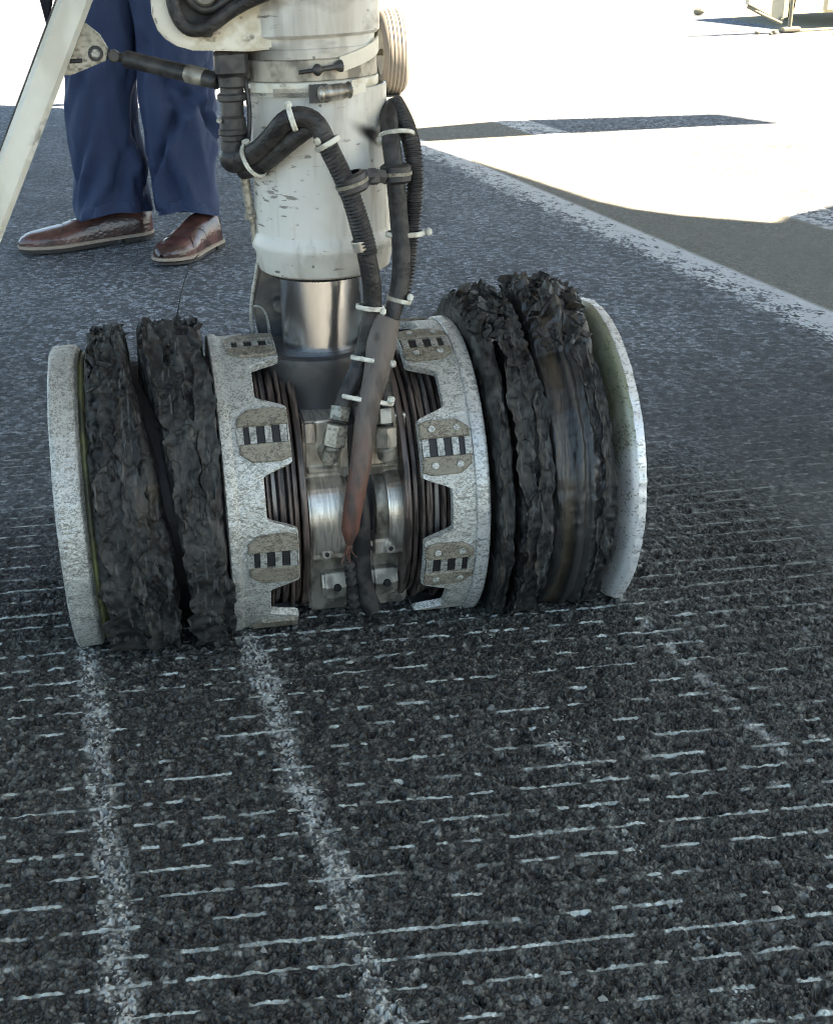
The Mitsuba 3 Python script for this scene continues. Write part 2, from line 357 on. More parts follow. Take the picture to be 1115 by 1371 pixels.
# ------------------------------------------------------------------ unseen aircraft wing overhead, its slab outline cut to cast the ground shadow
HZ = 2.25
off = SUN[:2] / SUN[2] * HZ
def slab(pts, z, th):
    P = Polygon(np.asarray(pts) + SUN[:2] / SUN[2] * z)
    t = trimesh.creation.extrude_polygon(orient(P), th); t.apply_translation([0, 0, z])
    return t
wing = thing('wing_shade_slab', 'pale grey aircraft wing slab overhead, outside the picture, outline cut to cast the ground shadow', 'wing')
obj('wing_shade_panel', slab([(1.33, 4.15), (1.345, 4.06), (1.455, 3.4), (1.535, 2.95), (1.60, 2.55), (1.66, 2.37), (1.76, 2.22), (2.0, 1.985), (2.1, 1.97), (2.19, 2.07), (2.7, 2.3), (5., 2.5), (5., -1.10), (-4.5, -1.0),
                   (-4.5, 7.1), (-.75, 6.9), (0., 6.15), (.6, 6.35), (1.0, 5.2), (1.1, 4.7), (1.2, 4.3)], HZ, .16), 'm_wing', wing, smooth=False)
obj('thin_sheet', slab([(1.0, 4.66), (1.45, 4.58), (1.9, 4.66), (2.84, 4.42), (2.95, 4.0), (2.68, 4.05), (1.88, 4.13), (1.3, 4.15), (1.0, 4.2)], HZ + .165, .06), 'm_wing', wing, smooth=False)  # made-up strip slab, put in to cast the narrow second shadow

# ------------------------------------------------------------------ landing gear
G = thing('landing_gear', 'twin wheel aircraft landing gear leg resting on its bare rims with burnt shredded tyres', 'landing gear')
ZC = .155                                    # the axle: the rims are ground flat where they stand
def clampz(m, z=.0015):
    v = np.array(m.vertices); v[:, 2] = np.maximum(v[:, 2], z); return trimesh.Trimesh(v, m.faces, process=False)

def ring(prof, seg=240, sub=.004, disp=None):
    """closed profile of (x, r) turned about the axle; angle 0 faces the camera (-y), 90 degrees up"""
    p = np.asarray(prof, float); q = []
    for a, b in zip(p, np.roll(p, -1, 0)):
        n = max(1, int(np.linalg.norm(b - a) / sub)) if sub else 1
        q += [a + (b - a) * t / n for t in range(n)]
    q = np.array(q); n = len(q)
    a = np.linspace(0, 2 * np.pi, seg, endpoint=False)
    X = np.repeat(q[:, :1], seg, 1); R = np.repeat(q[:, 1:], seg, 1); A = np.repeat(a[None], n, 0)
    if disp: X, R = disp(X, R, A)
    V = np.stack([X, -R * np.cos(A), ZC + R * np.sin(A)], -1).reshape(-1, 3)
    i, j = np.meshgrid(np.arange(n), np.arange(seg), indexing='ij'); k = (j + 1) % seg; i2 = (i + 1) % n
    F = np.vstack([np.stack([i * seg + j, i * seg + k, i2 * seg + k], -1).reshape(-1, 3), np.stack([i * seg + j, i2 * seg + k, i2 * seg + j], -1).reshape(-1, 3)])
    m = trimesh.Trimesh(V, F, process=False)
    if m.volume < 0: m.invert()
    return clampz(m)

def cyl(x, r, deg):
    a = math.radians(deg); return np.array([x, -r * math.cos(a), ZC + r * math.sin(a)])

def patch(poly, r0, r1, bev=.0015):
    """a plate on the drum: polygon in (x, degrees), between the radii r0 and r1"""
    P = orient(Polygon(poly)).segmentize(1.2) if False else orient(Polygon(poly))
    pts = np.array(P.exterior.coords)[:-1]
    den = []
    for a, b in zip(pts, np.roll(pts, -1, 0)):
        n = max(1, int(abs(b[1] - a[1]) / 2.5)); den += [a + (b - a) * t / n for t in range(n)]
    den = np.array(den); c = den.mean(0); n = len(den)
    inn = c + (den - c) * (1 - bev / .02)
    L = [(den, r0), (den, r1 - bev), (inn, r1)]
    V = np.vstack([[cyl(x, r, d) for x, d in q] for q, r in L] + [[cyl(c[0], r1, c[1])], [cyl(c[0], r0, c[1])]])
    F = []
    for l in range(2):
        for u in range(n):
            w = (u + 1) % n; F += [[l * n + u, l * n + w, (l + 1) * n + w], [l * n + u, (l + 1) * n + w, (l + 1) * n + u]]
    for u in range(n):
        w = (u + 1) % n; F += [[2 * n + u, 2 * n + w, 3 * n], [w, u, 3 * n + 1]]
    m = trimesh.Trimesh(V, F, process=False)
    if m.volume < 0: m.invert()
    return clampz(m, .002)

def ragged(seed, top=.02, chunk=.014, side=.008, fine=.004, edge=None):
    def fn(X, R, A):
        P = np.stack([X * 1.0, np.cos(A) * .2, np.sin(A) * .2], -1).reshape(-1, 3) + seed * 3.7
        n = lambda f, o=0: (meshkit.fbm(P * f + o) - .5).reshape(X.shape)
        up = np.clip(np.sin(A), 0, 1) ** 3 * (np.cos(A) > -.8)
        big, mid, fin = n(14), n(42, 5), n(120, 9)
        st = (meshkit.fbm(np.stack([X * 95, np.cos(A) * 1.6, np.sin(A) * 1.6], -1).reshape(-1, 3) + seed) - .5).reshape(X.shape)
        S = np.stack([X, np.cos(A) * .06, np.sin(A) * .06], -1).reshape(-1, 3) + seed * 3.7
        m_ = lambda f, o: (meshkit.fbm(S * f + o) - .5).reshape(X.shape)
        crev = np.clip(.03 - np.abs(m_(42, 40)), 0, 1) / .03
        crev2 = np.clip(.03 - np.abs(m_(90, 70)), 0, 1) / .03
        rough = np.clip(.10 + 7 * n(9, 55) + 2 * n(30, 90) + .55 * up, .05, 1.)
        hole = np.clip((n(52, 33) - .055) / .03, 0, 1) * np.clip(.5 + 8 * n(8, 12), 0, 1)
        Rn = R - .55 * chunk * hole + 1.6 * big * side + 2.0 * mid * chunk * (.25 + rough) + 2.6 * fin * fine * rough + .9 * st * chunk - chunk * (.6 * crev + .3 * crev2) * rough + top * up + .35 * top * up * np.sign(mid) * (np.abs(mid) * 6) ** .5
        Xn = X + 1.6 * n(16, 21) * side + 1.6 * n(60, 33) * fine * 1.2
        if edge is not None: Xn = edge(Xn, A)
        return Xn, Rn
    return fn

def warp(pts, lo, hi):
    """moves the sides of a ring with the angle (degrees): pts = [(deg, lo, hi)]"""
    D, Lo, Hi = np.array(pts, float).T
    def fn(X, A):
        a = np.degrees((A + np.pi / 2) % (2 * np.pi)) - 90; a = np.where(a > 180, 360 - a - 180, a)
        t = (X - lo) / (hi - lo); l, h = np.interp(a, D, Lo), np.interp(a, D, Hi)
        return l + t * (h - l)
    return fn

def drum_side(W, s, xo, xt, xc, centre, name_label):
    """the inner half of a wheel: s=+1 opens to the right. xo outer edge, xt lug tip, xc floor of the gaps"""
    # shell, cut between the lugs; built as an angular grid whose open edge follows the outline
    segs = 720; a = np.degrees(np.linspace(0, 2 * np.pi, segs, endpoint=False))
    ph = np.abs((a - centre + 22.5) % 45 - 22.5)                       # 0 at a lug's middle
    t = np.clip((ph - 10.2) / 5.0, 0, 1); t = t * t * (3 - 2 * t) * .55 + t * .45
    edge = xt + (xc - xt) * t
    rr = .197
    rows = [(0, .150), (0, rr - .003), (.0, rr), (.0015, rr + .002), (.011, rr + .002), (.014, rr - .001)] + [(None, u) for u in np.linspace(0, 1, 9)]
    V = []
    ar = np.radians(a)
    def row(x, r): V.append(np.stack([x, -r * np.cos(ar), ZC + r * np.sin(ar)], -1))
    for d, r in rows:
        if d is not None: row(np.full(segs, xo + s * d), np.full(segs, r))
        else:
            x = (xo + s * .016) + (edge - s * .0012 - (xo + s * .016)) * r; row(x, np.full(segs, rr - .001))
    row(edge, np.full(segs, rr - .0025)); row(edge, np.full(segs, rr - .011)); row(np.full(segs, xo + s * .02), np.full(segs, rr - .012)); row(np.full(segs, xo + s * .01), np.full(segs, .150))
    V = np.array(V); n = len(V); V = V.reshape(-1, 3)
    i, j = np.meshgrid(np.arange(n - 1), np.arange(segs), indexing='ij'); k = (j + 1) % segs
    F = np.vstack([np.stack([i * segs + j, i * segs + k, (i + 1) * segs + k], -1).reshape(-1, 3), np.stack([i * segs + j, (i + 1) * segs + k, (i + 1) * segs + j], -1).reshape(-1, 3)])
    m = trimesh.Trimesh(V, F, process=False)
    obj('inner_rim', clampz(m), 'm_rim', W, smooth=40, label=name_label)
    if s < 0:
        obj('rim_lip', ring([(xo - .0005, .1985), (xo - .004, .2005), (xo - .016, .2), (xo - .0175, .197), (xo - .001, .19)], 240, 0), 'm_rim_clean', W)
    # drive keys on the lugs: two worn plates with a row of posts and square openings between
    for c in [centre + 45 * q for q in range(-2, 3)]:
        if c < -62 or c > 120: continue
        xa, xb = xt - s * .001, xt - s * .062
        k = obj('drive_key', patch([(xa, c - 3.4), (xa, c + 3.4), (xb, c + 3.4), (xb, c - 3.4)], .17, .1964, .001), 'm_black', W, smooth=20)
        for sg in (1, -1):
            pl = [(xa, c + sg * 3.2), (xb, c + sg * 3.2), (xb, c + sg * 6.4), (xb + s * .014, c + sg * 9.6), (xa - s * .012, c + sg * 9.9), (xa, c + sg * 8.6)]
            obj('key_plate', patch(pl, .19, .2005), 'm_key', k, smooth=20)
            if s < 0:
                for fr in (.25, .75):
                    o = cyl(xa + (xb - xa) * fr, .2003, c + sg * 6.4); nrm = o - [o[0], 0, ZC]; nrm /= np.linalg.norm(nrm)
                    if o[2] > .02: obj('rivet', rod(o, o + nrm * .0018, .0042, 14), 'm_rim', k)
        for fr in (.10, .40, .70, .955):
            xm = xa + (xb - xa) * fr
            if abs(xm - xa) < .004: continue
            obj('key_post', patch([(xm - .0042, c - 3.2), (xm + .0042, c - 3.2), (xm + .0042, c + 3.2), (xm - .0042, c + 3.2)], .18, .1988, .001), 'm_post', k, smooth=20)
    # the brake's plates seen through the gaps
    x = xc - s * .008; i = 0
    while (x - xt) * s < .012:
        r = (.170, .176, .166)[i % 3]; w = (.0080, .0042, .0062)[i % 3]
        obj('brake_disc', ring([(x, .09), (x, r - .001), (x + s * .001, r), (x + s * (w - .001), r), (x + s * w, r - .001), (x + s * w, .09)], 160, 0), ('m_disc', 'm_disc', 'm_disc_light', 'm_disc', 'm_disc')[i % 5], W, smooth=30)
        x += s * (w + .0026); i += 1
    obj('hub', ring([(xo + s * .03, .06), (xo + s * .03, .158), (xt + s * .004, .158), (xt + s * .004, .06)], 120, 0), 'm_black', W, smooth=30)

WL = G + '__wheel'; USED[WL] = 1
labels[WL] = {'label': 'left wheel with narrow pale outer flange and two black tyre remnants'}
WR = G + '__wheel_001'
labels[WR] = {'label': 'right wheel with wide greenish white outer flange and smooth charred barrel'}

obj('outer_flange', ring([(.0, .150), (.0, .196), (.003, .2), (.030, .1995), (.033, .197), (.036, .186), (.045, .172), (.045, .150)], 300, .006,
    lambda X, R, A: (X + .0016 * (meshkit.fbm(np.stack([X * 20, np.cos(A) * 5, np.sin(A) * 5], -1).reshape(-1, 3)) - .5).reshape(X.shape), R + .003 * (meshkit.fbm(np.stack([X * 30, np.cos(A) * 9, np.sin(A) * 9], -1).reshape(-1, 3)) - .5).reshape(X.shape))), 'm_rim', WL)
obj('flange_face', ring([(.031, .150), (.0365, .192), (.042, .186), (.049, .172), (.052, .150)], 200, 0), 'm_primer_dark', WL)
obj('wheel_barrel', ring([(.04, .11), (.04, .172), (.2, .172), (.2, .11)], 160, 0), 'm_black', WL)
wA = warp([(-90, .043, .132), (-30, .043, .132), (5, .042, .132), (45, .043, .116), (70, .046, .102), (90, .048, .097), (140, .05, .097)], .043, .125)
obj('tyre_remnant', ring([(.043, .16), (.045, .198), (.052, .207), (.062, .205), (.075, .212), (.095, .216), (.112, .214), (.121, .206), (.125, .190), (.125, .16)], 640, .0028, ragged(1, .006, .011, .006, .0036, wA)), 'm_burnt', WL, smooth=True,
    label='ragged charred tyre remnant beside the left outer flange')
wB = warp([(-90, .150, .196), (-30, .150, .196), (5, .141, .197), (45, .127, .197), (70, .113, .195), (90, .109, .192), (140, .113, .19)], .137, .199)
obj('tyre_remnant', ring([(.137, .16), (.139, .205), (.146, .213), (.165, .217), (.184, .214), (.195, .208), (.199, .19), (.199, .16)], 640, .0028, ragged(2, .006, .009, .006, .0028, wB)), 'm_burnt', WL, smooth=True,
    label='broad charred tyre remnant beside the left inner rim')
drum_side(WL, 1, .199, .283, .247, 38.5, 'speckled grey left inner rim with stepped gaps')

obj('outer_flange', ring([(.7118, .150), (.7118, .203), (.709, .207), (.700, .208), (.694, .204), (.690, .194), (.687, .182), (.685, .165), (.685, .150)], 300, .005,
    lambda X, R, A: (X, R + .002 * (meshkit.fbm(np.stack([X * 30, np.cos(A) * 9, np.sin(A) * 9], -1).reshape(-1, 3)) - .5).reshape(X.shape))), 'm_primer', WR)
obj('flange_edge', ring([(.7125, .19), (.7125, .205), (.711, .2085), (.7015, .2092), (.7, .2075), (.7, .19)], 300, .005,
    lambda X, R, A: (X, R + .0055 * (meshkit.fbm(np.stack([X * 60, np.cos(A) * 22, np.sin(A) * 22], -1).reshape(-1, 3)) - .5).reshape(X.shape))), 'm_lip', WR)
obj('wheel_barrel', ring([(.515, .11), (.515, .165), (.68, .165), (.68, .11)], 160, 0), 'm_black', WR)
wC = warp([(-90, .530, .548), (5, .529, .547), (60, .524, .546), (90, .518, .55), (140, .52, .55)], .528, .546)
obj('tyre_remnant', ring([(.528, .16), (.528, .208), (.532, .214), (.540, .214), (.545, .209), (.546, .16)], 520, .0028, ragged(3, .013, .004, .0025, .0022, wC)), 'm_burnt', WR, smooth=True,
    label='thin black tyre bead next to the right inner rim')
wD = warp([(-90, .556, .594), (5, .554, .591), (35, .556, .588), (60, .556, .590), (90, .548, .589), (140, .55, .59)], .554, .590)
obj('tyre_remnant', ring([(.554, .16), (.555, .207), (.562, .214), (.574, .211), (.584, .214), (.589, .205), (.590, .16)], 560, .0028, ragged(4, .014, .009, .004, .0034, wD)), 'm_burnt', WR, smooth=True,
    label='torn black tyre remnant with a split edge, middle of the right wheel')
def smooth_disp(X, R, A):
    P = np.stack([X, np.cos(A) * .2, np.sin(A) * .2], -1).reshape(-1, 3)
    n = lambda f, o=0: (meshkit.fbm(P * f + o) - .5).reshape(X.shape)
    up = np.clip((np.sin(A) - .86) / .14, 0, 1)
    Q = np.stack([X * 3, np.cos(A) * .06, np.sin(A) * .06], -1).reshape(-1, 3)
    st = (meshkit.fbm(Q * 40) - .5).reshape(X.shape)
    return X + .003 * n(30) + .01 * up * n(50, 3), R + .008 * st + .003 * n(60, 7) - .006 * np.exp(-((X - .6385) / .003) ** 2) + np.clip((X - .642) / .008, 0, 1) * (.016 * n(55, 3) + .008 * n(140, 8)) + up * (.030 + .085 * n(38, 2) + .03 * n(110, 5))
obj('tyre_remnant', ring([(.596, .16), (.596, .198), (.600, .203), (.618, .204), (.632, .209), (.650, .2085), (.656, .205), (.662, .206), (.672, .200), (.673, .16)], 640, .0026, smooth_disp), 'm_burnt_smooth', WR, smooth=True,
    label='smooth charred tyre remnant with brown streaks and a torn crest, beside the right outer flange')
drum_side(WR, -1, .519, .437, .472, 28.5, 'speckled grey right inner rim with stepped gaps and bright lip')

# loose cords and shreds that stand off the burnt rubber
rng = np.random.default_rng(11)
def shreds(n, xs, r, deg, key):
    parts = []
    for _ in range(n):
        d = np.clip(rng.normal(np.mean(deg), (deg[1] - deg[0]) / 4), deg[0] - 8, deg[1] + 8); x = rng.uniform(*xs)
        p = cyl(x, r + rng.normal(0, .004), d)
        m = trimesh.convex.convex_hull(rng.normal(0, 1, (14, 3)) * [1, .8, .55] * rng.uniform(.0016, .0075) ** 1.0)
        R, _q = np.linalg.qr(rng.normal(0, 1, (3, 3)))
        parts.append(trimesh.Trimesh(m.vertices @ R.T + p, m.faces, process=False))
    for _ in range(n // 7):
        d = rng.uniform(*deg); x = rng.uniform(*xs); p = cyl(x, r - .002, d); nrm = p - [x, 0, ZC]; nrm /= np.linalg.norm(nrm)
        q = [p - nrm * .008, p + nrm * .002 + rng.normal(0, .004, 3), p + nrm * .004 + rng.normal(0, .008, 3)]
        parts.append(tube(spline(q, 6), np.linspace(.0026, .0008, 6), 5))
    return clampz(cat(*parts))
def thin_sheet(x, w, r, d0, d1, seed, drift=0., lift=.006, curl=.003, th=.0026):
    """a torn sheet of rubber lying along the ring, its end standing off"""
    q = np.random.default_rng(seed); nu, nv = 90, 13
    t, v = np.meshgrid(np.linspace(0, 1, nu), np.linspace(-1, 1, nv), indexing='ij')
    Q = np.stack([t * abs(d1 - d0) * .09, v * .0 + seed, v * 0], -1).reshape(-1, 3)
    eL, eR = (meshkit.fbm(Q * 2.1 + 3) - .5).reshape(t.shape), (meshkit.fbm(Q * 2.1 + 40) - .5).reshape(t.shape)
    hw = w * (np.clip(t / .12, .25, 1) * np.clip((1 - t) / .10, .15, 1)) ** .5
    X = x + drift * t + v * hw + np.where(v > 0, eR * v, eL * -v) * w * 1.5
    nz = (meshkit.fbm(np.stack([t * abs(d1 - d0) * .16, v * .8 + seed, v * 0], -1).reshape(-1, 3)) - .5).reshape(t.shape)
    R = r + .010 * nz + curl * v * v + lift * np.clip(t - .7, 0, 1) ** 2 * 11 + lift * .5 * np.clip(.15 - t, 0, 1) * 4
    A = np.radians(d0 + (d1 - d0) * t)
    def lay(R): return np.stack([X, -R * np.cos(A), ZC + R * np.sin(A)], -1).reshape(-1, 3)
    V = np.vstack([lay(R), lay(R + th * (.6 + .8 * np.abs(nz) * 2))]); N = nu * nv; F = []
    i, j = np.meshgrid(np.arange(nu - 1), np.arange(nv - 1), indexing='ij'); a = i * nv + j
    F = [np.stack([a, a + 1, a + nv + 1], -1).reshape(-1, 3), np.stack([a, a + nv + 1, a + nv], -1).reshape(-1, 3)]
    F += [f[:, ::-1] + N for f in F]
    rim = [(k * nv, (k + 1) * nv) for k in range(nu - 1)] + [((k + 1) * nv + nv - 1, k * nv + nv - 1) for k in range(nu - 1)] + [(k + 1, k) for k in range(nv - 1)] + [((nu - 1) * nv + k, (nu - 1) * nv + k + 1) for k in range(nv - 1)]
    E = np.array([[p, q_, q_ + N] for p, q_ in rim] + [[p, q_ + N, p + N] for p, q_ in rim])
    m = trimesh.Trimesh(V, np.vstack(F + [E]), process=False)
    if m.volume < 0: m.invert()
    return clampz(m)
for W, L in ((WL, [(.066, .020, .212, -62, 34, .004), (.108, .016, .216, -58, 8, .004), (.096, .013, .219, -18, 52, -.006), (.075, .014, .216, 26, 74, .004), (.119, .010, .214, -60, -12, .006), (.168, .020, .2165, -64, 22, -.004), (.186, .010, .214, -60, -6, .004), (.158, .016, .218, 8, 62, -.010), (.185, .011, .215, 18, 68, .0), (.140, .010, .222, 48, 84, -.014)]),
             (WR, [(.537, .007, .213, -60, 40, -.002), (.570, .013, .214, -60, 12, .002), (.581, .008, .217, -30, 44, .002), (.562, .011, .216, 4, 58, -.002), (.577, .010, .219, 38, 72, -.004), (.566, .016, .222, 52, 88, .0), (.660, .010, .2075, -60, 10, .0), (.664, .007, .2085, -20, 52, -.002), (.654, .008, .2080, 22, 68, -.004), (.620, .016, .2150, 58, 92, .006), (.640, .016, .2190, 62, 98, .004)])):
    for i_, (x, w, r, d0, d1, df) in enumerate(L):
        obj('tyre_flap', thin_sheet(x, w, r, d0, d1, i_ * 7 + (1 if W == WL else 90), df), 'm_burnt', W, smooth=40)
obj('tyre_shreds', shreds(70, (.055, .088), .212, (66, 112), 0), 'm_burnt', WL, kind='stuff')
obj('tyre_shreds', shreds(80, (.12, .185), .214, (70, 110), 0), 'm_burnt', WL, kind='stuff')
obj('tyre_shreds', shreds(130, (.525, .58), .226, (64, 112), 0), 'm_burnt', WR, kind='stuff')
obj('tyre_shreds', shreds(150, (.605, .665), .233, (68, 110), 0), 'm_burnt', WR, kind='stuff')
obj('tyre_cord', tube(spline([cyl(.16, .22, 92), (.166, -.01, .40), (.176, .0, .43), (.197, .01, .462)], 20), .0007, 6), 'm_burnt', WL, label='thin cord standing up off the left tyre remnant')
for q in range(2):
    d0, d1 = rng.uniform(-40, 20), rng.uniform(25, 60); x0, x1 = rng.uniform(.602, .66), rng.uniform(.605, .67)
    obj('tyre_cord', tube(spline([cyl(x0 + (x1 - x0) * t, .2105 + .002 * math.sin(9 * t + q), d0 + (d1 - d0) * t) for t in np.linspace(0, 1, 9)], 30), .0004, 5), 'm_dark', WR)

# axle and brake block between the wheels
obj('axle', rod((.21, 0, ZC), (.51, 0, ZC), .052), 'm_dark', G)
BLK = G + '__brake_block'
labels[BLK] = {'label': 'worn silver metal brake block between the two wheels'}
def profile_block(x0, x1, prof, mat_, name, bev=.003, **k):
    P = orient(Polygon(prof)); t = trimesh.creation.extrude_polygon(P.buffer(-bev, join_style=1).buffer(bev), x1 - x0 - 2 * bev)
    t.apply_translation([0, 0, bev]); Q = P.buffer(-bev)
    u = trimesh.creation.extrude_polygon(Q if Q.geom_type == 'Polygon' else max(Q.geoms, key=lambda g: g.area), x1 - x0)
    m = cat(t, u); v = np.array(m.vertices)
    return obj(name, trimesh.Trimesh(np.stack([x0 + v[:, 2], v[:, 0], v[:, 1]], -1), m.faces, process=False), mat_, BLK, smooth=30, **k)
def wave(yf, bulge, zb=.147, rb=.060, top=.276, bot=.097):
    pts = [(0, bot)]
    for z in np.linspace(bot, top, 40):
        y = yf - bulge * max(0, 1 - ((z - zb) / rb) ** 2) ** .5
        pts.append((y, z))
    return pts + [(0, top)]
profile_block(.3025, .348, wave(-.118, .037, rb=.054), 'm_silver', 'cheek', label='left silver cheek of the brake block')
profile_block(.402, .434, wave(-.118, .037, rb=.054), 'm_silver', 'cheek', label='right silver cheek of the brake block')
profile_block(.3475, .4025, wave(-.100, .006, top=.262), 'm_bore', 'bridge')
# upper ends of the cheeks reach inwards, with the bore left open below them
profile_block(.3475, .357, [(0, .20), (-.1215, .20), (-.1235, .215), (-.1195, .272), (0, .272)], 'm_silver', 'cheek_shoulder', .002)
profile_block(.373, .4025, [(0, .20), (-.1215, .20), (-.1235, .215), (-.1195, .272), (0, .272)], 'm_silver', 'cheek_shoulder', .002)
profile_block(.3475, .357, [(0, .097), (-.130, .097), (-.136, .107), (-.134, .116), (0, .116)], 'm_silver', 'cheek_shoulder', .002)
profile_block(.381, .4025, [(0, .097), (-.130, .097), (-.136, .107), (-.134, .116), (0, .116)], 'm_silver', 'cheek_shoulder', .002)
for x0, x1 in ((.3475, .355), (.3885, .4025)):
    obj('bore_ring', revolve([(0, .0), (0, .047), (.001, .048), (x1 - x0, .048), (x1 - x0, .03)], (x0, -.088, .150), (1, 0, 0), 60), 'm_silver_dull', BLK)
for x0, x1 in ((.3035, .347), (.3825, .4330)):
    obj('cheek_lip', rbox(((x0 + x1) / 2, -.128, .1075), (x1 - x0, .026, .0215), .003), 'm_silver', BLK, smooth=25)
    obj('cheek_step', rbox(((x0 + x1) / 2, -.1175, .2125), (x1 - x0 - .002, .014, .009), .003), 'm_silver', BLK, smooth=25)
obj('corner_tab', rbox((.311, -.121, .262), (.015, .010, .026), .002), 'm_silver', BLK, smooth=25)
for x, s in ((.323, 1), (.404, 1)):
    o = np.array([x, -.1445, .1075])
    k = obj('bolt', rod(o + [0, .006, 0], o + [0, -.002, 0], .0075, 24), 'm_silver', BLK)
    obj('bolt_socket', rod(o + [0, .001, 0], o + [0, -.0035, 0], .0030, 12), 'm_black', k)
# feet below the cheeks
for x0, x1, s in ((.302, .352, 1), (.384, .432, -1)):
    k = profile_block(x0, x1, [(0, .004), (-.098, .004), (-.104, .03), (-.112, .095), (0, .0965)], 'm_silver_dull', 'foot')
    xm = (x0 + x1) / 2 + s * .008
    profile_block(xm - .017, xm + .017, [(0, .030), (-.119, .030), (-.126, .048), (-.119, .068), (0, .074)], 'm_silver_dull', 'foot_boss', .004)
    obj('foot_bolt', rod((xm + .002, -.110, .050), (xm + .002, -.1275, .048), .0052, 16), 'm_black', BLK)
profile_block(.299, .3045, [(0, .01), (-.085, .01), (-.10, .12), (-.085, .27), (0, .30)], 'm_black', 'side_plate', .001)
profile_block(.432, .4375, [(0, .01), (-.085, .01), (-.10, .12), (-.085, .27), (0, .30)], 'm_black', 'side_plate', .001)
for x, d in ((.2945, .112), (.4405, .150)):
    obj('plate_pin', rod((x, -.10, d), (x, -.118, d), .0032, 10), 'm_silver', BLK)
obj('spring_cable', tube(spline([(.349, -.155, .098), (.352, -.15, .06), (.356, -.14, .02)], 60), .0055 + .0018 * np.sign(np.sin(np.linspace(0, 40, 60))), 10), 'm_dark', BLK)

# collar, piston, cylinder
SX, SY = .350, .0
obj('axle_collar', revolve([(.12, .0), (.12, .048), (.17, .060), (.20, .074), (.24, .078), (.330, .078), (.338, .076), (.342, .070), (.342, .0)], (.337, -.0, 0), (0, 0, 1), 72), 'm_collar', G, label='dark grey collar under the bright piston')
obj('piston', rod((.348, 0, .33), (.348, 0, .50), .0525, 72), 'm_chrome', G, label='bright polished shock strut piston')
obj('piston_scraper', revolve([(0, .0525), (0, .066), (.006, .068), (.012, .066), (.012, .0525)], (.350, 0, .434), (0, 0, 1), 64), 'm_dark', G)
cylp = [(.441, .0535), (.4395, .078), (.442, .0815), (.452, .084), (.463, .0855), (.470, .089), (.477, .0895), (.484, .0865), (.492, .0835), (.56, .083), (.64, .0815), (.655, .0815), (.656, .0785)]
obj('strut_cylinder', revolve(cylp, (.3535, 0, 0), (0, 0, 1), 96), 'm_paint', G, label='white painted shock strut cylinder with dark smudge')
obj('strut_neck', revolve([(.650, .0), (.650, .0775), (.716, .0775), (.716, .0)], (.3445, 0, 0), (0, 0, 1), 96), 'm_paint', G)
# upper housing reaches up to the wing
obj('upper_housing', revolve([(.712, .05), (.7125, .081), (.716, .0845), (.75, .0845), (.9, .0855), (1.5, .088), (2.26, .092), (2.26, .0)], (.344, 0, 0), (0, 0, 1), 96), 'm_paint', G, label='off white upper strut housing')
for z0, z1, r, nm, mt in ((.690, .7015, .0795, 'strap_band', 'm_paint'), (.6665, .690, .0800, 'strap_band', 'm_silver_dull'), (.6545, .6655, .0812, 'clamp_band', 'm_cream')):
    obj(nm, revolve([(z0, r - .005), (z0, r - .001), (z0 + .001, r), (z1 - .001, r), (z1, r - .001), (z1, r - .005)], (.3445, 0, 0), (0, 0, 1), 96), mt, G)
cc = np.array([.3445, 0, 0])
def oncyl(deg, z, r=.0825):
    a = math.radians(deg); return cc + [r * math.sin(a), -r * math.cos(a), z]
# strap tongue (cream) and its spindle; clamp screw barrel
def strip(d0, d1, z0, z1, r, w, th=.0022):
    d = np.linspace(d0, d1, 24); zc_ = np.linspace(z0, z1, 24); V = []
    for dd, zz in zip(d, zc_):
        V += [oncyl(dd, zz - w / 2, r), oncyl(dd, zz + w / 2, r), oncyl(dd, zz + w / 2, r + th), oncyl(dd, zz - w / 2, r + th)]
    F = []
    for i in range(23):
        for e in range(4):
            a, b = i * 4 + e, i * 4 + (e + 1) % 4; F += [[a, b, b + 4], [a, b + 4, a + 4]]
    F += [[0, 2, 1], [0, 3, 2], [92, 93, 94], [92, 94, 95]]
    m = trimesh.Trimesh(np.array(V), F, process=False)
    if m.volume < 0: m.invert()
    return m
k = obj('strap_tongue', strip(18, 75, .683, .700, .0805, .0165), 'm_strap', G, smooth=30, label='cream strap end on the strut')
obj('strap_spindle', tube([oncyl(d, .6775 + .0045 * (d + 15) / 33, .0855) for d in np.linspace(-15, 18, 14)], [.0022] * 5 + [.0065, .0065] + [.0030] * 5 + [.0060, .0068], 12), 'm_dark', k)
k = obj('clamp_screw', tube([oncyl(d, .6535 + .004 * (d - 0) / 40, .0885) for d in np.linspace(-2, 24, 16)], [.004, .0085, .0095, .0075, .009, .0095] + [.0090] * 6 + [.0078, .0072, .0095, .006], 16), 'm_silver', G)
obj('clamp_saddle', strip(-8, 6, .654, .654, .082, .020, .006), 'm_dark', k, smooth=30)
obj('clamp_buckle', strip(26, 40, .6575, .659, .082, .016, .005), 'm_cream', k, smooth=30)
obj('clamp_teeth', cat(*[strip(d, d + .7, .655, .655, .0805, .010, .0016) for d in np.arange(-38, -9, 1.7)]), 'm_silver_dull', G, smooth=False, kind='stuff')

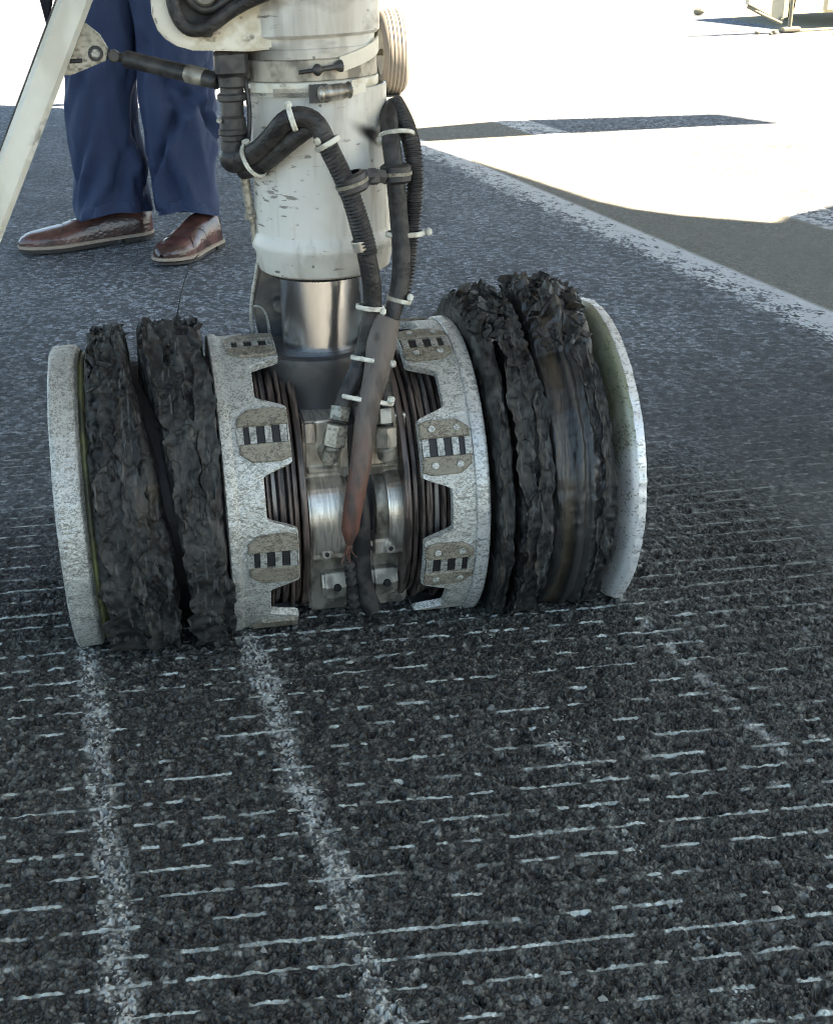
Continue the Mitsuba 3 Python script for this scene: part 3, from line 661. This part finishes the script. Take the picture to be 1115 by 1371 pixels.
# cream bracket and its hoses at the top left, manifold below it
BR = G + '__bracket'
ob = Polygon([(.168, .90), (.166, .742), (.170, .728), (.178, .718), (.190, .710), (.207, .7045), (.272, .7000), (.300, .7015), (.300, .90)])
ib = Polygon([(.186, .90), (.186, .748), (.193, .732), (.204, .724), (.222, .719), (.236, .735), (.262, .748), (.275, .76), (.275, .90)])
obj('bracket', extrude(ob, -.044, .03, .003), 'm_cream', G, smooth=25, label='cream bracket with rounded corner at the top left of the strut')
obj('bracket_rim', extrude(ob.difference(ib).buffer(-.001), -.060, -.044, .002), 'm_cream', BR, smooth=25)
obj('bracket_recess', extrude(ib.buffer(-.001), -.046, -.0435, 0), 'm_dark', BR, smooth=False)
obj('bracket_hose', tube(spline([(.190, -.060, .86), (.1895, -.066, .765), (.193, -.068, .742), (.204, -.070, .729), (.222, -.072, .729), (.246, -.076, .742), (.285, -.090, .760), (.36, -.094, .785)], 70), .0078, 16), 'm_hose', BR)
obj('bracket_hose', tube(spline([(.204, -.058, .86), (.205, -.060, .775), (.210, -.061, .757), (.222, -.062, .748), (.25, -.066, .757), (.29, -.088, .773), (.36, -.094, .80)], 70), .0065, 16), 'm_dark', BR)
obj('bracket_washer', rod((.224, -.05, .764), (.224, -.078, .764), .013, 28), 'm_silver_dull', BR)
obj('bracket_bolt', hexnut(np.array([.234, -.058, .7275]), np.array([.234, -.072, .7275]), .0068), 'm_fitting', BR)
obj('bracket_bolt', hexnut(np.array([.226, -.058, .7230]), np.array([.226, -.068, .7230]), .0052), 'm_dark', BR)
MN = G + '__manifold'
obj('manifold', cat(rbox((.2505, -.028, .688), (.038, .045, .030), .005), rod((.251, -.03, .702), (.251, -.03, .660), .0165), rod((.2495, -.03, .664), (.2485, -.03, .628), .0135), rod((.2485, -.03, .63), (.2475, -.03, .600), .0155),
                        rod((.249, -.03, .655), (.249, -.03, .646), .0172), rod((.2478, -.03, .616), (.2478, -.03, .608), .0172)), 'm_dark', G, label='black hydraulic fittings down the left of the strut')
obj('manifold_elbow', cat(trimesh.creation.icosphere(3, .0175).apply_translation((.247, -.03, .582)), rod((.247, -.03, .604), (.247, -.03, .58), .015)), 'm_dark', MN)
obj('manifold_union', hexnut(np.array([.2685, -.028, .690]), np.array([.2685, -.028, .670]), .006), 'm_silver_dull', MN)
for z, x in ((.662, .2695), (.640, .2705), (.628, .2715)):
    obj('manifold_screw', rod((x, -.028, z), (x, -.036, z), .0032, 10), 'm_post', MN)
obj('manifold_pin', rod((.2348, -.032, .626), (.2315, -.040, .626), .0032, 10), 'm_post', MN)
obj('manifold_pipe', cat(rod((.2585, -.006, .575), (.2640, -.006, .508), .0055), rod((.2640, -.006, .512), (.2645, -.006, .504), .0078), rod((.2655, -.006, .504), (.268, -.006, .474), .0038)), 'm_fitting', MN)
obj('manifold_pipe', tube(spline([(.258, -.03, .70), (.266, -.034, .665), (.267, -.036, .62), (.26, -.035, .585)], 30), .0030, 8), 'm_dark', MN)
# torque link behind the piston
TL = G + '__torque_link'
obj('torque_link', extrude([(.268, .50), (.300, .50), (.308, .42), (.303, .330), (.272, .325), (.262, .385), (.274, .43)], .045, .075, .003), 'm_collar', G, smooth=25)
obj('link_edge', tube(spline([(.277, .044, .47), (.270, .043, .425), (.2615, .043, .386), (.2665, .043, .330)], 30), .0024, 8), 'm_post', TL)
obj('link_edge', tube(spline([(.264, .043, .383), (.274, .043, .380), (.281, .043, .365), (.286, .043, .333)], 30), .0020, 8), 'm_post', TL)
obj('link_pin', rod((.297, .05, .385), (.297, .02, .385), .009, 20), 'm_collar', TL)

# hoses and ties
def corr(path, r, pitch=.0042, amp=.09, n=None):
    p = spline(path, 40); L = np.linalg.norm(np.diff(p, axis=0), axis=1).sum()
    n = int(L / pitch * 6); q = spline(path, n)
    return tube(q, r * (1 + amp * np.sin(np.arange(n) * 2 * np.pi / 6)), 18)
H = []
def hose(path, r, c=False, m='m_hose', label=None, **k):
    return obj('hose', corr(path, r, **k) if c else tube(spline(path, 90), r, 18), m, G, smooth=True if c else 40, label=label)
hose([(.246, -.02, .58), (.264, -.06, .588), (.290, -.097, .616), (.3105, -.115, .634), (.329, -.116, .6305), (.346, -.120, .603), (.364, -.124, .562), (.378, -.125, .515), (.389, -.125, .462), (.3925, -.12, .414), (.386, -.12, .378), (.374, -.122, .340), (.358, -.133, .314), (.344, -.142, .283)], .0112, label='black hose looping across the strut front to the left fitting')
hose([(.257, -.02, .566), (.279, -.056, .578), (.306, -.096, .605), (.330, -.106, .622)], .0112)
hose([(.340, -.122, .612), (.353, -.128, .586), (.367, -.131, .552), (.380, -.130, .512), (.388, -.129, .478)], .0108, True, amp=.07)
hose([(.443, -.02, .628), (.430, -.05, .621), (.4255, -.085, .592), (.427, -.098, .556), (.430, -.10, .513), (.431, -.105, .47), (.425, -.11, .422), (.411, -.118, .388), (.402, -.124, .351), (.4015, -.128, .315), (.4005, -.140, .270)], .0108, label='black hose down the right of the strut to the right fitting')
hose([(.440, -.03, .634), (.4465, -.05, .617), (.4515, -.078, .585), (.452, -.088, .544), (.446, -.090, .492), (.4365, -.1, .442), (.427, -.108, .414)], .0098, True, amp=.11, label='ribbed black hose curving out right of the strut')
obj('sleeve', tube(spline([(.410, -.130, .402), (.4, -.137, .375), (.390, -.150, .340), (.378, -.160, .304), (.367, -.172, .252), (.355, -.182, .199), (.346, -.181, .136)], 70), np.interp(np.linspace(0, 1, 70), [0, .12, .3, .8, .93, 1], [.0150, .0178, .0140, .0120, .0108, .0042]), 20), 'm_sleeve', G, label='rusty brown sleeve ending in a point over the brake block')
SL = G + '__sleeve'
for q in range(4):
    o = np.array([.346 + rng.normal(0, .0025), -.181 + rng.normal(0, .002), .142])
    obj('sleeve_fray', tube(spline([o + [0, 0, .012], o, o + [rng.normal(0, .003), rng.normal(0, .002), -rng.uniform(.006, .020)], o + [rng.normal(0, .006), rng.normal(0, .004), -rng.uniform(.022, .034)]], 12), np.linspace(.0016, .0005, 12), 5), 'm_sleeve', SL)
obj('strap', tube(spline([(.366, -.150, .21), (.369, -.153, .160), (.3665, -.148, .115), (.368, -.142, .07), (.380, -.135, .018)], 50), np.interp(np.linspace(0, 1, 50), [0, .4, 1], [.004, .0105, .0125]), 16), 'm_dark', G, label='dark hose end hanging behind the brown sleeve')
# fittings at the hose ends
FT = G + '__hose_fitting'
obj('hose_fitting', cat(hexnut(np.array([.3475, -.140, .300]), np.array([.3435, -.146, .284]), .0130), hexnut(np.array([.3415, -.1465, .281]), np.array([.3355, -.150, .254]), .0145), rod((.3355, -.150, .255), (.329, -.147, .234), .0105), rod((.330, -.150, .238), (.329, -.115, .236), .0100)), 'm_fitting', G, label='pale grey left hose fitting')
obj('hose_fitting', cat(hexnut(np.array([.4005, -.137, .292]), np.array([.4005, -.143, .274]), .0130), hexnut(np.array([.4005, -.144, .271]), np.array([.400, -.148, .246]), .0140), rod((.400, -.148, .248), (.402, -.145, .230), .0115), rod((.402, -.147, .234), (.402, -.115, .232), .0105)), 'm_silver_dull', G, label='dark grey right hose fitting')
def collar_ring(c, d, r, w=.006, th=.0022, m='m_tie', name='cable_tie', head=None, sy=1., label=None):
    c = np.array(c, float); x, y, d = axes(d)
    ring_ = revolve([(-w / 2, r), (-w / 2, r + th * .7), (-w / 2 + .001, r + th), (w / 2 - .001, r + th), (w / 2, r + th * .7), (w / 2, r)], c, d, 40)
    if sy != 1.:
        v = np.array(ring_.vertices) - c; ax = np.array([1., 0, 0]) - d[0] * d; ax /= np.linalg.norm(ax)
        v += np.outer(v @ ax, ax) * (sy - 1); ring_ = trimesh.Trimesh(v + c, ring_.faces, process=False)
    k = obj(name, ring_, m, G, smooth=30, label=label)
    if head is not None:
        h = c + np.array(head); R = np.stack([x, y, d], 1)
        obj('tie_head', rbox(h, (.0085, .007, .0085), .002, R), m, k, smooth=False)
    return k
collar_ring((.3085, -.113, .6325), (.9, -.1, .25), .0125, head=(-.004, -.004, .015))
collar_ring((.268, -.055, .582), (.75, -.5, .45), .0200, .005, head=(-.008, .0, .020))
collar_ring((.346, -.122, .604), (.45, -.1, -.9), .0135, head=(-.012, -.009, .004))
collar_ring((.4335, -.074, .602), (.0, -.4, -.9), .0150, .005, sy=1.25, head=(-.020, -.004, -.004))
collar_ring((.3825, -.1255, .4895), (.25, 0, -1), .0118, .0125, .0016, 'm_silver', 'hose_ferrule')
collar_ring((.4385, -.095, .492), (-.02, 0, -1), .0125, .0060, sy=1.65, head=(.027, -.004, .001))
collar_ring((.3895, -.122, .4135), (-.15, -.1, -1), .0150, .0055, head=(.013, -.012, -.003))
collar_ring((.4265, -.110, .4165), (-.3, -.1, -1), .0130, .0050, head=(.012, -.008, .004))
collar_ring((.3880, -.141, .3540), (-.25, -.25, -1), .0160, .0055, sy=1.5, head=(.021, -.013, -.002))
collar_ring((.3790, -.150, .3085), (-.25, -.25, -1), .0150, .0055, sy=1.85, head=(.026, -.012, .002))
# two-ring hose clamp
CL = G + '__hose_clamp'
obj('hose_clamp', cat(rod((.385, -.122, .5655), (.412, -.108, .562), .0085, 6), rbox((.398, -.115, .5635), (.014, .018, .017), .003)), 'm_collar', G, label='dark two ring clamp joining the hoses')
for c, d, r in (((.3715, -.127, .560), (.3, 0, -1), .0128), ((.4275, -.098, .5625), (.0, -.05, -1), .0125)):
    x, y, dd = axes(d)
    obj('clamp_ring', revolve([(-.011, r), (-.011, r + .002), (-.008, r + .0055), (.008, r + .0055), (.011, r + .002), (.011, r)], c, d, 40), 'm_dark', CL, smooth=30)
    obj('clamp_pad', revolve([(-.002, r + .004), (-.002, r + .0068), (.002, r + .0068), (.002, r + .004)], c, d, 40), 'm_key', CL, smooth=30)

# white link bar with lug and rod on the left
BA, BB = np.array([.33, .06, 1.235]), np.array([-.115, .04, .395])
dirb = (BB - BA) / np.linalg.norm(BB - BA)
xb = np.array([-dirb[2], 0, dirb[0]]); xb /= np.linalg.norm(xb); yb = np.cross(dirb, xb)
Rb = np.stack([xb, yb, dirb], 1)
BAR = G + '__link_bar'
obj('link_bar', rbox((BA + BB) / 2, (.0375, .030, np.linalg.norm(BB - BA)), .006, Rb), 'm_bar', G, smooth=25, label='long white link bar slanting down to the left')
sd = xb if xb[0] > 0 else -xb
obj('bar_seal', rbox((BA + BB) / 2 - sd * .0195 + [0, -.004, 0], (.0022, .012, np.linalg.norm(BB - BA) * .99), .0008, Rb), 'm_dark', BAR, smooth=False)
obj('bar_lug', extrude([(.055, .735), (.088, .735), (.103, .722), (.111, .706), (.107, .692), (.064, .678), (.04, .68)], .052, .066, .002), 'm_fitting', BAR, smooth=25, label='grey lug plate bolted to the white bar')
obj('lug_bolt', rod((.096, .055, .701), (.096, .046, .701), .0055, 14), 'm_post', BAR)
obj('lug_bolt', rod((.096, .0525, .701), (.096, .0495, .701), .009, 18), 'm_dark', BAR)
obj('lug_slot', rbox((.072, .0515, .694), (.015, .002, .005), .0008), 'm_black', BAR, smooth=False)
RD = G + '__push_rod'
obj('push_rod', rod((.130, .058, .693), (.236, -.020, .668), .0098), 'm_dark', G, label='dark push rod from the white bar to the strut')
obj('rod_end', cat(rod((.108, .060, .700), (.134, .056, .692), .0055), rod((.117, .045, .697), (.117, .068, .697), .007)), 'm_dark', RD)
obj('rod_sleeve', rod((.200, .0065, .6765), (.222, -.0095, .6715), .0106), 'm_silver_dull', RD)

# ------------------------------------------------------------------ person standing behind
PS = thing('person', 'person in navy trousers and brown leather shoes standing beyond the landing gear', 'person')
def leg(sec, seed, seg=72):
    """sec: (z, cx, cy, rx, ry)"""
    s = np.array(sec, float); z = np.linspace(s[0, 0], s[-1, 0], 170)
    from scipy.interpolate import PchipInterpolator
    C = [PchipInterpolator(s[:, 0], s[:, k])(z) for k in range(1, 5)]
    a = np.linspace(0, 2 * np.pi, seg, endpoint=False)
    A, Z = np.meshgrid(a, z)
    ca, sa = np.cos(A), np.sin(A)
    X = C[0][:, None] + C[2][:, None] * np.sign(ca) * np.abs(ca) ** .88; Y = C[1][:, None] + C[3][:, None] * np.sign(sa) * np.abs(sa) ** .88
    P = np.stack([ca * .8, sa * .8, Z * 4 + ca * 1.1], -1).reshape(-1, 3)
    n1 = (meshkit.fbm(P * 1.15 + seed) - .5).reshape(X.shape)
    low = np.clip(1.25 - Z / .36, 0, 1)
    fold = np.sin((Z * 26 + ca * 1.7 * (1 if seed % 2 else -1) + 5 * n1)) * .5 + .5
    d = .022 * n1 + .008 * (fold ** 3 - .25) * (.35 + low) + .004 * np.clip(1 - np.abs(ca * .3 - .02) / .05, 0, 1)
    rf = np.random.default_rng(seed)
    for _ in range(16):
        a0, z0, kk_, w_, dp, ln = rf.uniform(-3.2, .2), rf.uniform(.1, .62), rf.uniform(-9, 9), rf.uniform(.10, .24), rf.uniform(.008, .024), rf.uniform(.06, .17)
        t_ = (np.angle(np.exp(1j * (A - a0 - kk_ * (Z - z0) - .5 * n1))))
        d -= dp * np.exp(-(t_ / w_) ** 2 - ((Z - z0) / ln) ** 2) - .6 * dp * np.exp(-((t_ - 2.2 * w_) / w_) ** 2 - ((Z - z0) / ln) ** 2)
    d += .0035 * np.exp(-((A + np.pi / 2 - .35 * (1 if seed == 1 else -.4)) / .035) ** 2)     # pressed crease at the front
    d += .0022 * np.clip(1 - np.abs(Z - z[0] - .034) / .004, 0, 1)      # hem stitching ridge
    X += d * ca; Y += d * sa
    V = np.stack([X, Y, Z + (.016 * np.cos(A * 1 + seed) + .006 * np.sin(3 * A)) * np.clip(1 - (Z - z[0]) / .03, 0, 1)], -1).reshape(-1, 3)
    n = len(z); i, j = np.meshgrid(np.arange(n - 1), np.arange(seg), indexing='ij'); k = (j + 1) % seg
    F = np.vstack([np.stack([i * seg + j, i * seg + k, (i + 1) * seg + k], -1).reshape(-1, 3), np.stack([i * seg + j, (i + 1) * seg + k, (i + 1) * seg + j], -1).reshape(-1, 3)])
    # hem folded inside
    inn = V[:seg].copy(); cxy = inn.mean(0); inn = cxy + (inn - cxy) * [.93, .93, 1] + [0, 0, .03]
    b = len(V); V = np.vstack([V, inn]); jj = np.arange(seg); kk = (jj + 1) % seg
    F = np.vstack([F, np.stack([jj, b + jj, b + kk], -1), np.stack([jj, b + kk, kk], -1)])
    return trimesh.Trimesh(V, F, process=False)
LX, LY, RX, RY = .025, 2.36, .242, 2.26
legs = cat(leg([(.100, LX + .005, LY, .116, .125), (.16, LX + .002, LY, .112, .115), (.40, LX - .002, LY, .103, .10), (.55, LX + .012, LY - .01, .104, .105), (.70, LX + .035, LY - .01, .112, .115), (.98, .090, 2.33, .125, .15)], 1),
           leg([(.105, RX + .002, RY, .094, .110), (.18, RX, RY, .098, .105), (.40, RX, RY + .005, .105, .10), (.55, RX + .005, RY + .01, .108, .105), (.70, RX + .008, RY + .02, .118, .12), (.98, .225, 2.31, .125, .15)], 2),
           leg([(.86, .155, 2.32, .20, .15), (.95, .155, 2.32, .205, .155), (1.08, .155, 2.32, .185, .14)], 3))
obj('trousers', legs, 'm_trouser', PS, smooth=True, label='navy blue creased trousers')

def shoe(toe, heel, W, lift=0., seedf=0):
    toe, heel = np.array([*toe, 0.]), np.array([*heel, 0.]); L = np.linalg.norm(toe - heel); u = (toe - heel) / L; v = np.array([-u[1], u[0], 0])
    s = np.linspace(0, 1, 46)
    hw = np.interp(s, [0, .03, .10, .30, .50, .68, .82, .92, .98, 1], np.array([.16, .52, .74, .76, .84, 1.0, .93, .70, .38, .12])) * W / 2
    ht = np.interp(s, [0, .03, .12, .24, .36, .50, .66, .80, .92, .98, 1], [.055, .078, .088, .092, .088, .070, .052, .043, .035, .022, .010])
    zb = .022 + np.interp(s, [0, .4, .7, 1], [0, 0, 0, .006]) + lift * (1 - s)
    a = np.linspace(0, np.pi, 26); V = []
    for si, w, h, z in zip(s, hw, ht, zb):
        ca, sa = np.cos(a), np.sin(a)
        x = w * np.sign(ca) * np.abs(ca) ** .72; y = h * sa ** .62
        tap = 1 - .30 * np.clip(y / .09, 0, 1) ** 2
        V.append(heel + u * L * si + v * (x * tap)[:, None] + np.array([0, 0, 1]) * (z + y)[:, None])
    V = np.array(V); n, k = V.shape[:2]; V = V.reshape(-1, 3)
    i, j = np.meshgrid(np.arange(n - 1), np.arange(k - 1), indexing='ij')
    F = np.vstack([np.stack([i * k + j, i * k + j + 1, (i + 1) * k + j + 1], -1).reshape(-1, 3), np.stack([i * k + j, (i + 1) * k + j + 1, (i + 1) * k + j], -1).reshape(-1, 3)])
    up_ = trimesh.Trimesh(V, F, process=False)
    P = []
    for si, w in zip(s, hw): P.append((L * si, w + .004))
    def outline(lo, hi, grow):
        t = np.linspace(lo, hi, 30); w = np.interp(t, s, hw) + grow
        pts = [(L * a_, b_) for a_, b_ in zip(t, w)] + [(L * a_, -b_) for a_, b_ in zip(t[::-1], w[::-1])]
        return Polygon(pts).buffer(.002)
    def slab_(P, z0, z1):
        m = trimesh.creation.extrude_polygon(orient(P.segmentize(.012)), z1 - z0); q = np.array(m.vertices)
        tt = np.clip(q[:, 0] / L, 0, 1); zz = q[:, 2] + z0 + np.interp(tt, [0, .4, .7, 1], [0, 0, 0, .006]) + lift * (1 - tt)
        return trimesh.Trimesh(heel + np.outer(q[:, 0], u) + np.outer(q[:, 1], v) + np.outer(zz, [0, 0, 1]), m.faces, process=False)
    sh = obj('shoe', up_, 'm_shoe', PS, smooth=True)
    obj('welt', slab_(outline(0, 1, .0045), .014, .0225), 'm_welt', sh, smooth=30)
    obj('sole', slab_(outline(.30, 1, .003), .004 if lift == 0 else .002, .0142), 'm_sole', sh, smooth=30)
    obj('heel', slab_(outline(0, .24, .003), .001, .0142), 'm_sole', sh, smooth=30)
    Vg = V.reshape(n, k, 3)
    def seam(idx): return tube(spline([Vg[i_, j_] + np.array([0, 0, .0006]) for i_, j_ in idx], 40), .0013, 6)
    for idx in ([(33, 2), (31, 7), (30, 12), (31, 18), (33, 23)], [(19, 1), (21, 5), (25, 9), (27, 12)], [(19, 24), (21, 20), (25, 16), (27, 12)], [(4, 3), (4, 8), (4, 13), (4, 18), (4, 22)]):
        obj('shoe_seam', seam(idx), 'm_sole', sh)
    return sh
shoe((-.262, 2.325), (.140, 2.43), .122, .010)
shoe((.158, 2.005), (.325, 2.285), .120)
# the rest of the figure, above the frame
tor = leg([(1.05, .155, 2.32, .185, .135), (1.2, .155, 2.32, .18, .13), (1.42, .155, 2.32, .215, .135), (1.52, .155, 2.32, .19, .11), (1.58, .155, 2.32, .075, .07), (1.62, .155, 2.32, .065, .065)], 5)
arms = [tube(spline([(.155 + s * .20, 2.32, 1.50), (.155 + s * .25, 2.33, 1.36), (.155 + s * .27, 2.34, 1.20), (.155 + s * .27, 2.28, 1.0)], 40), np.linspace(.058, .042, 40), 18) for s in (-1, 1)]
obj('shirt', cat(tor, *arms), 'm_shirt', PS, smooth=True)
def hand(c, s):
    B = [(np.array([0, 0, 0]), np.array([0, -.01, -.085]), .022, .026)]
    M = None
    def seg_(a, b, ra, rb):
        sa, sb = m3.Manifold.sphere(ra, 14).translate(list(a)), m3.Manifold.sphere(rb, 14).translate(list(b))
        return m3.Manifold.batch_hull([sa, sb])
    parts = [m3.Manifold.batch_hull([m3.Manifold.sphere(.018, 14).translate([0, -.02, 0]), m3.Manifold.sphere(.018, 14).translate([0, .02, 0]), m3.Manifold.sphere(.014, 14).translate([0, -.034, -.08]), m3.Manifold.sphere(.014, 14).translate([0, .034, -.08])])]
    for i, (y, L) in enumerate(((-.032, .070), (-.011, .080), (.011, .074), (.032, .058))):
        p0, p1, p2 = np.array([0, y, -.085]), np.array([-s * .008, y, -.085 - L * .55]), np.array([-s * .03, y, -.085 - L])
        parts += [seg_(p0, p1, .0095, .0085), seg_(p1, p2, .0085, .007)]
    parts += [seg_([0, -.03, -.02], [-s * .012, -.055, -.055], .011, .010), seg_([-s * .012, -.055, -.055], [-s * .02, -.058, -.085], .0095, .008)]
    m = man(m3.Manifold.batch_boolean(parts, m3.OpType.Add)); m.apply_translation(c); return m
for s in (-1, 1): obj('hand', hand((.155 + s * .27, 2.275, .985), s), 'm_skin', PS, smooth=40)
hd = trimesh.creation.icosphere(4, 1.); v = np.array(hd.vertices)
v[:, 2] *= 1.25; v[:, 0] = np.where(v[:, 2] < -.2, v[:, 0] * (1 - .22 * (-.2 - v[:, 2])), v[:, 0])
nose = np.exp(-((v[:, 1] / .14) ** 2 + ((v[:, 2] + .08) / .22) ** 2)) * (v[:, 0] < 0); v[:, 0] -= .24 * nose
for q in (-.32, .32): v[:, 0] += (.10 * np.exp(-(((v[:, 1] - q) / .16) ** 2 + ((v[:, 2] - .08) / .12) ** 2))) * (v[:, 0] < 0)
v[:, 0] += .05 * np.exp(-((v[:, 1] / .25) ** 2 + ((v[:, 2] + .55) / .05) ** 2)) * (v[:, 0] < 0)
obj('head', trimesh.Trimesh(v * [.095, .078, .092] + [.14, 2.32, 1.735], hd.faces, process=False), 'm_skin', PS, smooth=True)
hv = np.array(hd.vertices); keep = (hv[hd.faces].mean(1)[:, 2] > .25) | (hv[hd.faces].mean(1)[:, 0] > .35)
obj('hair', trimesh.Trimesh(hv * [.102, .085, .12] + [.143, 2.32, 1.742], hd.faces[keep], process=False), 'm_hair', PS, smooth=True)
for s in (-1, 1): obj('ear', trimesh.creation.icosphere(2, 1.).apply_scale((.016, .009, .028)).apply_translation((.15, 2.32 + s * .078, 1.735)), 'm_skin', PS)
# coat carried over the far arm: its corner hangs into the picture
obj('coat', extrude([(-.150, 1.06), (-.135, .82), (-.1085, .640), (-.096, .655), (-.070, .74), (-.055, .86), (-.05, 1.06)], 2.40, 2.425, .006), 'm_jacket', PS, smooth=30, label='dark coat corner hanging beside the trousers')

# ------------------------------------------------------------------ nose wheels and ground equipment out in the sun
NW = thing('nose_gear', 'sunlit nose wheel with ribbed tyre far behind the strut', 'nose wheel')
def nose_tyre(x):
    pr_ = [(-.066, .13)]
    for q in np.linspace(-.078, .078, 61):
        r = .236 - .030 * abs(q / .078) ** 4.5 - (.006 if abs((q + .066) % .022 - .011) > .0095 and abs(q) < .06 else 0); pr_.append((q, r))
    return revolve(pr_ + [(.066, .13)], (x, 6.17, .236), (1, 0, 0), 96)
obj('tyre', nose_tyre(1.607), 'm_tyre', NW, smooth=False)
obj('tyre', nose_tyre(1.33), 'm_tyre', NW, smooth=False)
for x in (1.607, 1.33): obj('rim', revolve([(-.05, .0), (-.05, .06), (-.062, .132), (.062, .132), (.05, .06), (.05, .0)], (x, 6.17, .236), (1, 0, 0), 48), 'm_groundcar', NW)
obj('axle', rod((1.23, 6.17, .236), (1.715, 6.17, .236), .018), 'm_groundcar_dark', NW)
obj('strut', cat(rod((1.47, 6.17, .2), (1.47, 6.17, 2.3), .055), rbox((1.50, 6.12, .50), (.05, .05, .16), .01)), 'm_groundcar_dark', NW)

GC = thing('equipment_trailer', 'pale low ground equipment trailer on short legs at the top right', 'trailer')
obj('deck', rbox((6.75, 10.2, .42), (1.5, 1.9, .20), .03), 'm_groundcar', GC, smooth=25)
obj('skirt', rbox((6.50, 9.0, .235), (1.50, .06, .19), .02), 'm_groundcar', GC, smooth=25)
obj('tow_bar', tube([(5.40, 9.0, .075), (5.25, 9.03, .145), (5.12, 9.06, .215)], .013, 10), 'm_groundcar_dark', GC)
obj('tow_bar', tube([(5.40, 9.0, .10), (5.42, 9.6, .34)], .012, 10), 'm_groundcar_dark', GC)
obj('panel', extrude([(5.11, .235), (5.39, .095), (5.465, .12), (5.465, .5), (5.11, .5)], 9.03, 9.08, .004), 'm_groundcar', GC, smooth=25)
obj('post', rod((5.475, 9.0, .04), (5.475, 9.0, .9), .014), 'm_groundcar_dark', GC)
obj('post', rod((5.52, 9.1, .04), (5.52, 9.1, .9), .012), 'm_groundcar', GC)
obj('foot', rbox((5.475, 9.0, .024), (.16, .10, .040), .012), 'm_groundcar_dark', GC, smooth=25)
for x, y in ((5.66, 8.55), (5.78, 8.42)):
    obj('leg', rod((x, y, .01), (x + .01, y + .03, .36), .012, r2=.010), 'm_groundcar_dark', GC)
    obj('leg_pad', tube([(x, y, .002), (x, y, .012), (x, y, .06)], [.045, .043, .012], 16), 'm_groundcar_dark', GC)
for x in (6.3, 7.2):
    for y in (9.6, 10.8): obj('wheel', revolve([(-.05, 0), (-.05, .13), (-.04, .15), (.04, .15), (.05, .13), (.05, 0)], (x, y, .15), (1, 0, 0), 32), 'm_groundcar_dark', GC)
def lump(rng, s, sub=2):
    m = trimesh.creation.icosphere(sub, 1.); v = np.array(m.vertices); v *= s * (1 + .5 * (meshkit.fbm(v * 1.3 + rng.random(3) * 50) - .5))[:, None]
    v[:, 2] *= .7; v[:, 2] -= v[:, 2].min(); return trimesh.Trimesh(v, m.faces, process=False)
rg = np.random.default_rng(3)
for (x, y, s, lb) in ((5.20, 9.0, .022, 'small dark clod left of the trailer tow bar foot'), (5.30, 8.9, .026, 'larger dark clod next to the trailer tow bar foot'), (5.24, 8.85, .016, 'smallest dark clod nearest the camera by the trailer tow bar'), (5.93, 11.9, .055, 'dark clod on the pale verge left of the trailer')):
    obj('clod', lump(rg, s).apply_translation((x, y, 0)), 'm_groundcar_dark', smooth=False, label=lb, cat='clod', group='clods by the tow bar')

# pale stone chips on the runway in front
for i, (x, y, s, lb) in enumerate(((.336, -.235, .0042, 'pale chip just in front of the silver brake block'), (.640, -.735, .0050, 'pale pointed chip right of centre in the foreground'), (.182, -.705, .0035, 'small pale chip by the lower end of the second scrape track'),
                                   (.452, -.81, .0045, 'ochre chip near the bottom edge of the picture'), (.800, -.49, .0046, 'pale chip at the end of the thin right scrape track'))):
    hull_ = trimesh.convex.convex_hull(rg.normal(0, 1, (16, 3)) * [1.1, .8, .6] * s * .55)
    obj('stone_chip', hull_.apply_translation((x, y, .001)), 'm_stone', smooth=False, label=lb, cat='stone', group='stone chips on the runway')
# flakes of metal and rubber shed along the rims' tracks
def flakes(n, path, spread, size):
    P = []
    for _ in range(n):
        t = rg.random(); p = np.array(path[0]) * (1 - t) + np.array(path[1]) * t
        c = np.array([p[0] + rg.normal(0, spread), p[1] + rg.normal(0, spread * .5), .0018])
        m = trimesh.convex.convex_hull(rg.normal(0, 1, (7, 3)) * [1, .6, .28] * size * rg.uniform(.4, 1.3)); a = rg.random() * 6.3
        R = np.array([[math.cos(a), -math.sin(a), 0], [math.sin(a), math.cos(a), 0], [0, 0, 1]]); P.append(trimesh.Trimesh(m.vertices @ R.T + c, m.faces, process=False))
    return cat(*P)
for a, b in (((.02, -.17), (.06, -.80)), ((.216, -.17), (.272, -.82)), ((.515, -.18), (.56, -.62))):
    obj('metal_flakes', flakes(240 if a[0] < .4 else 50, [a, b], .011, .0012), 'm_stone', smooth=False, kind='stuff', label='tiny pale metal flakes strewn along the scrape tracks')
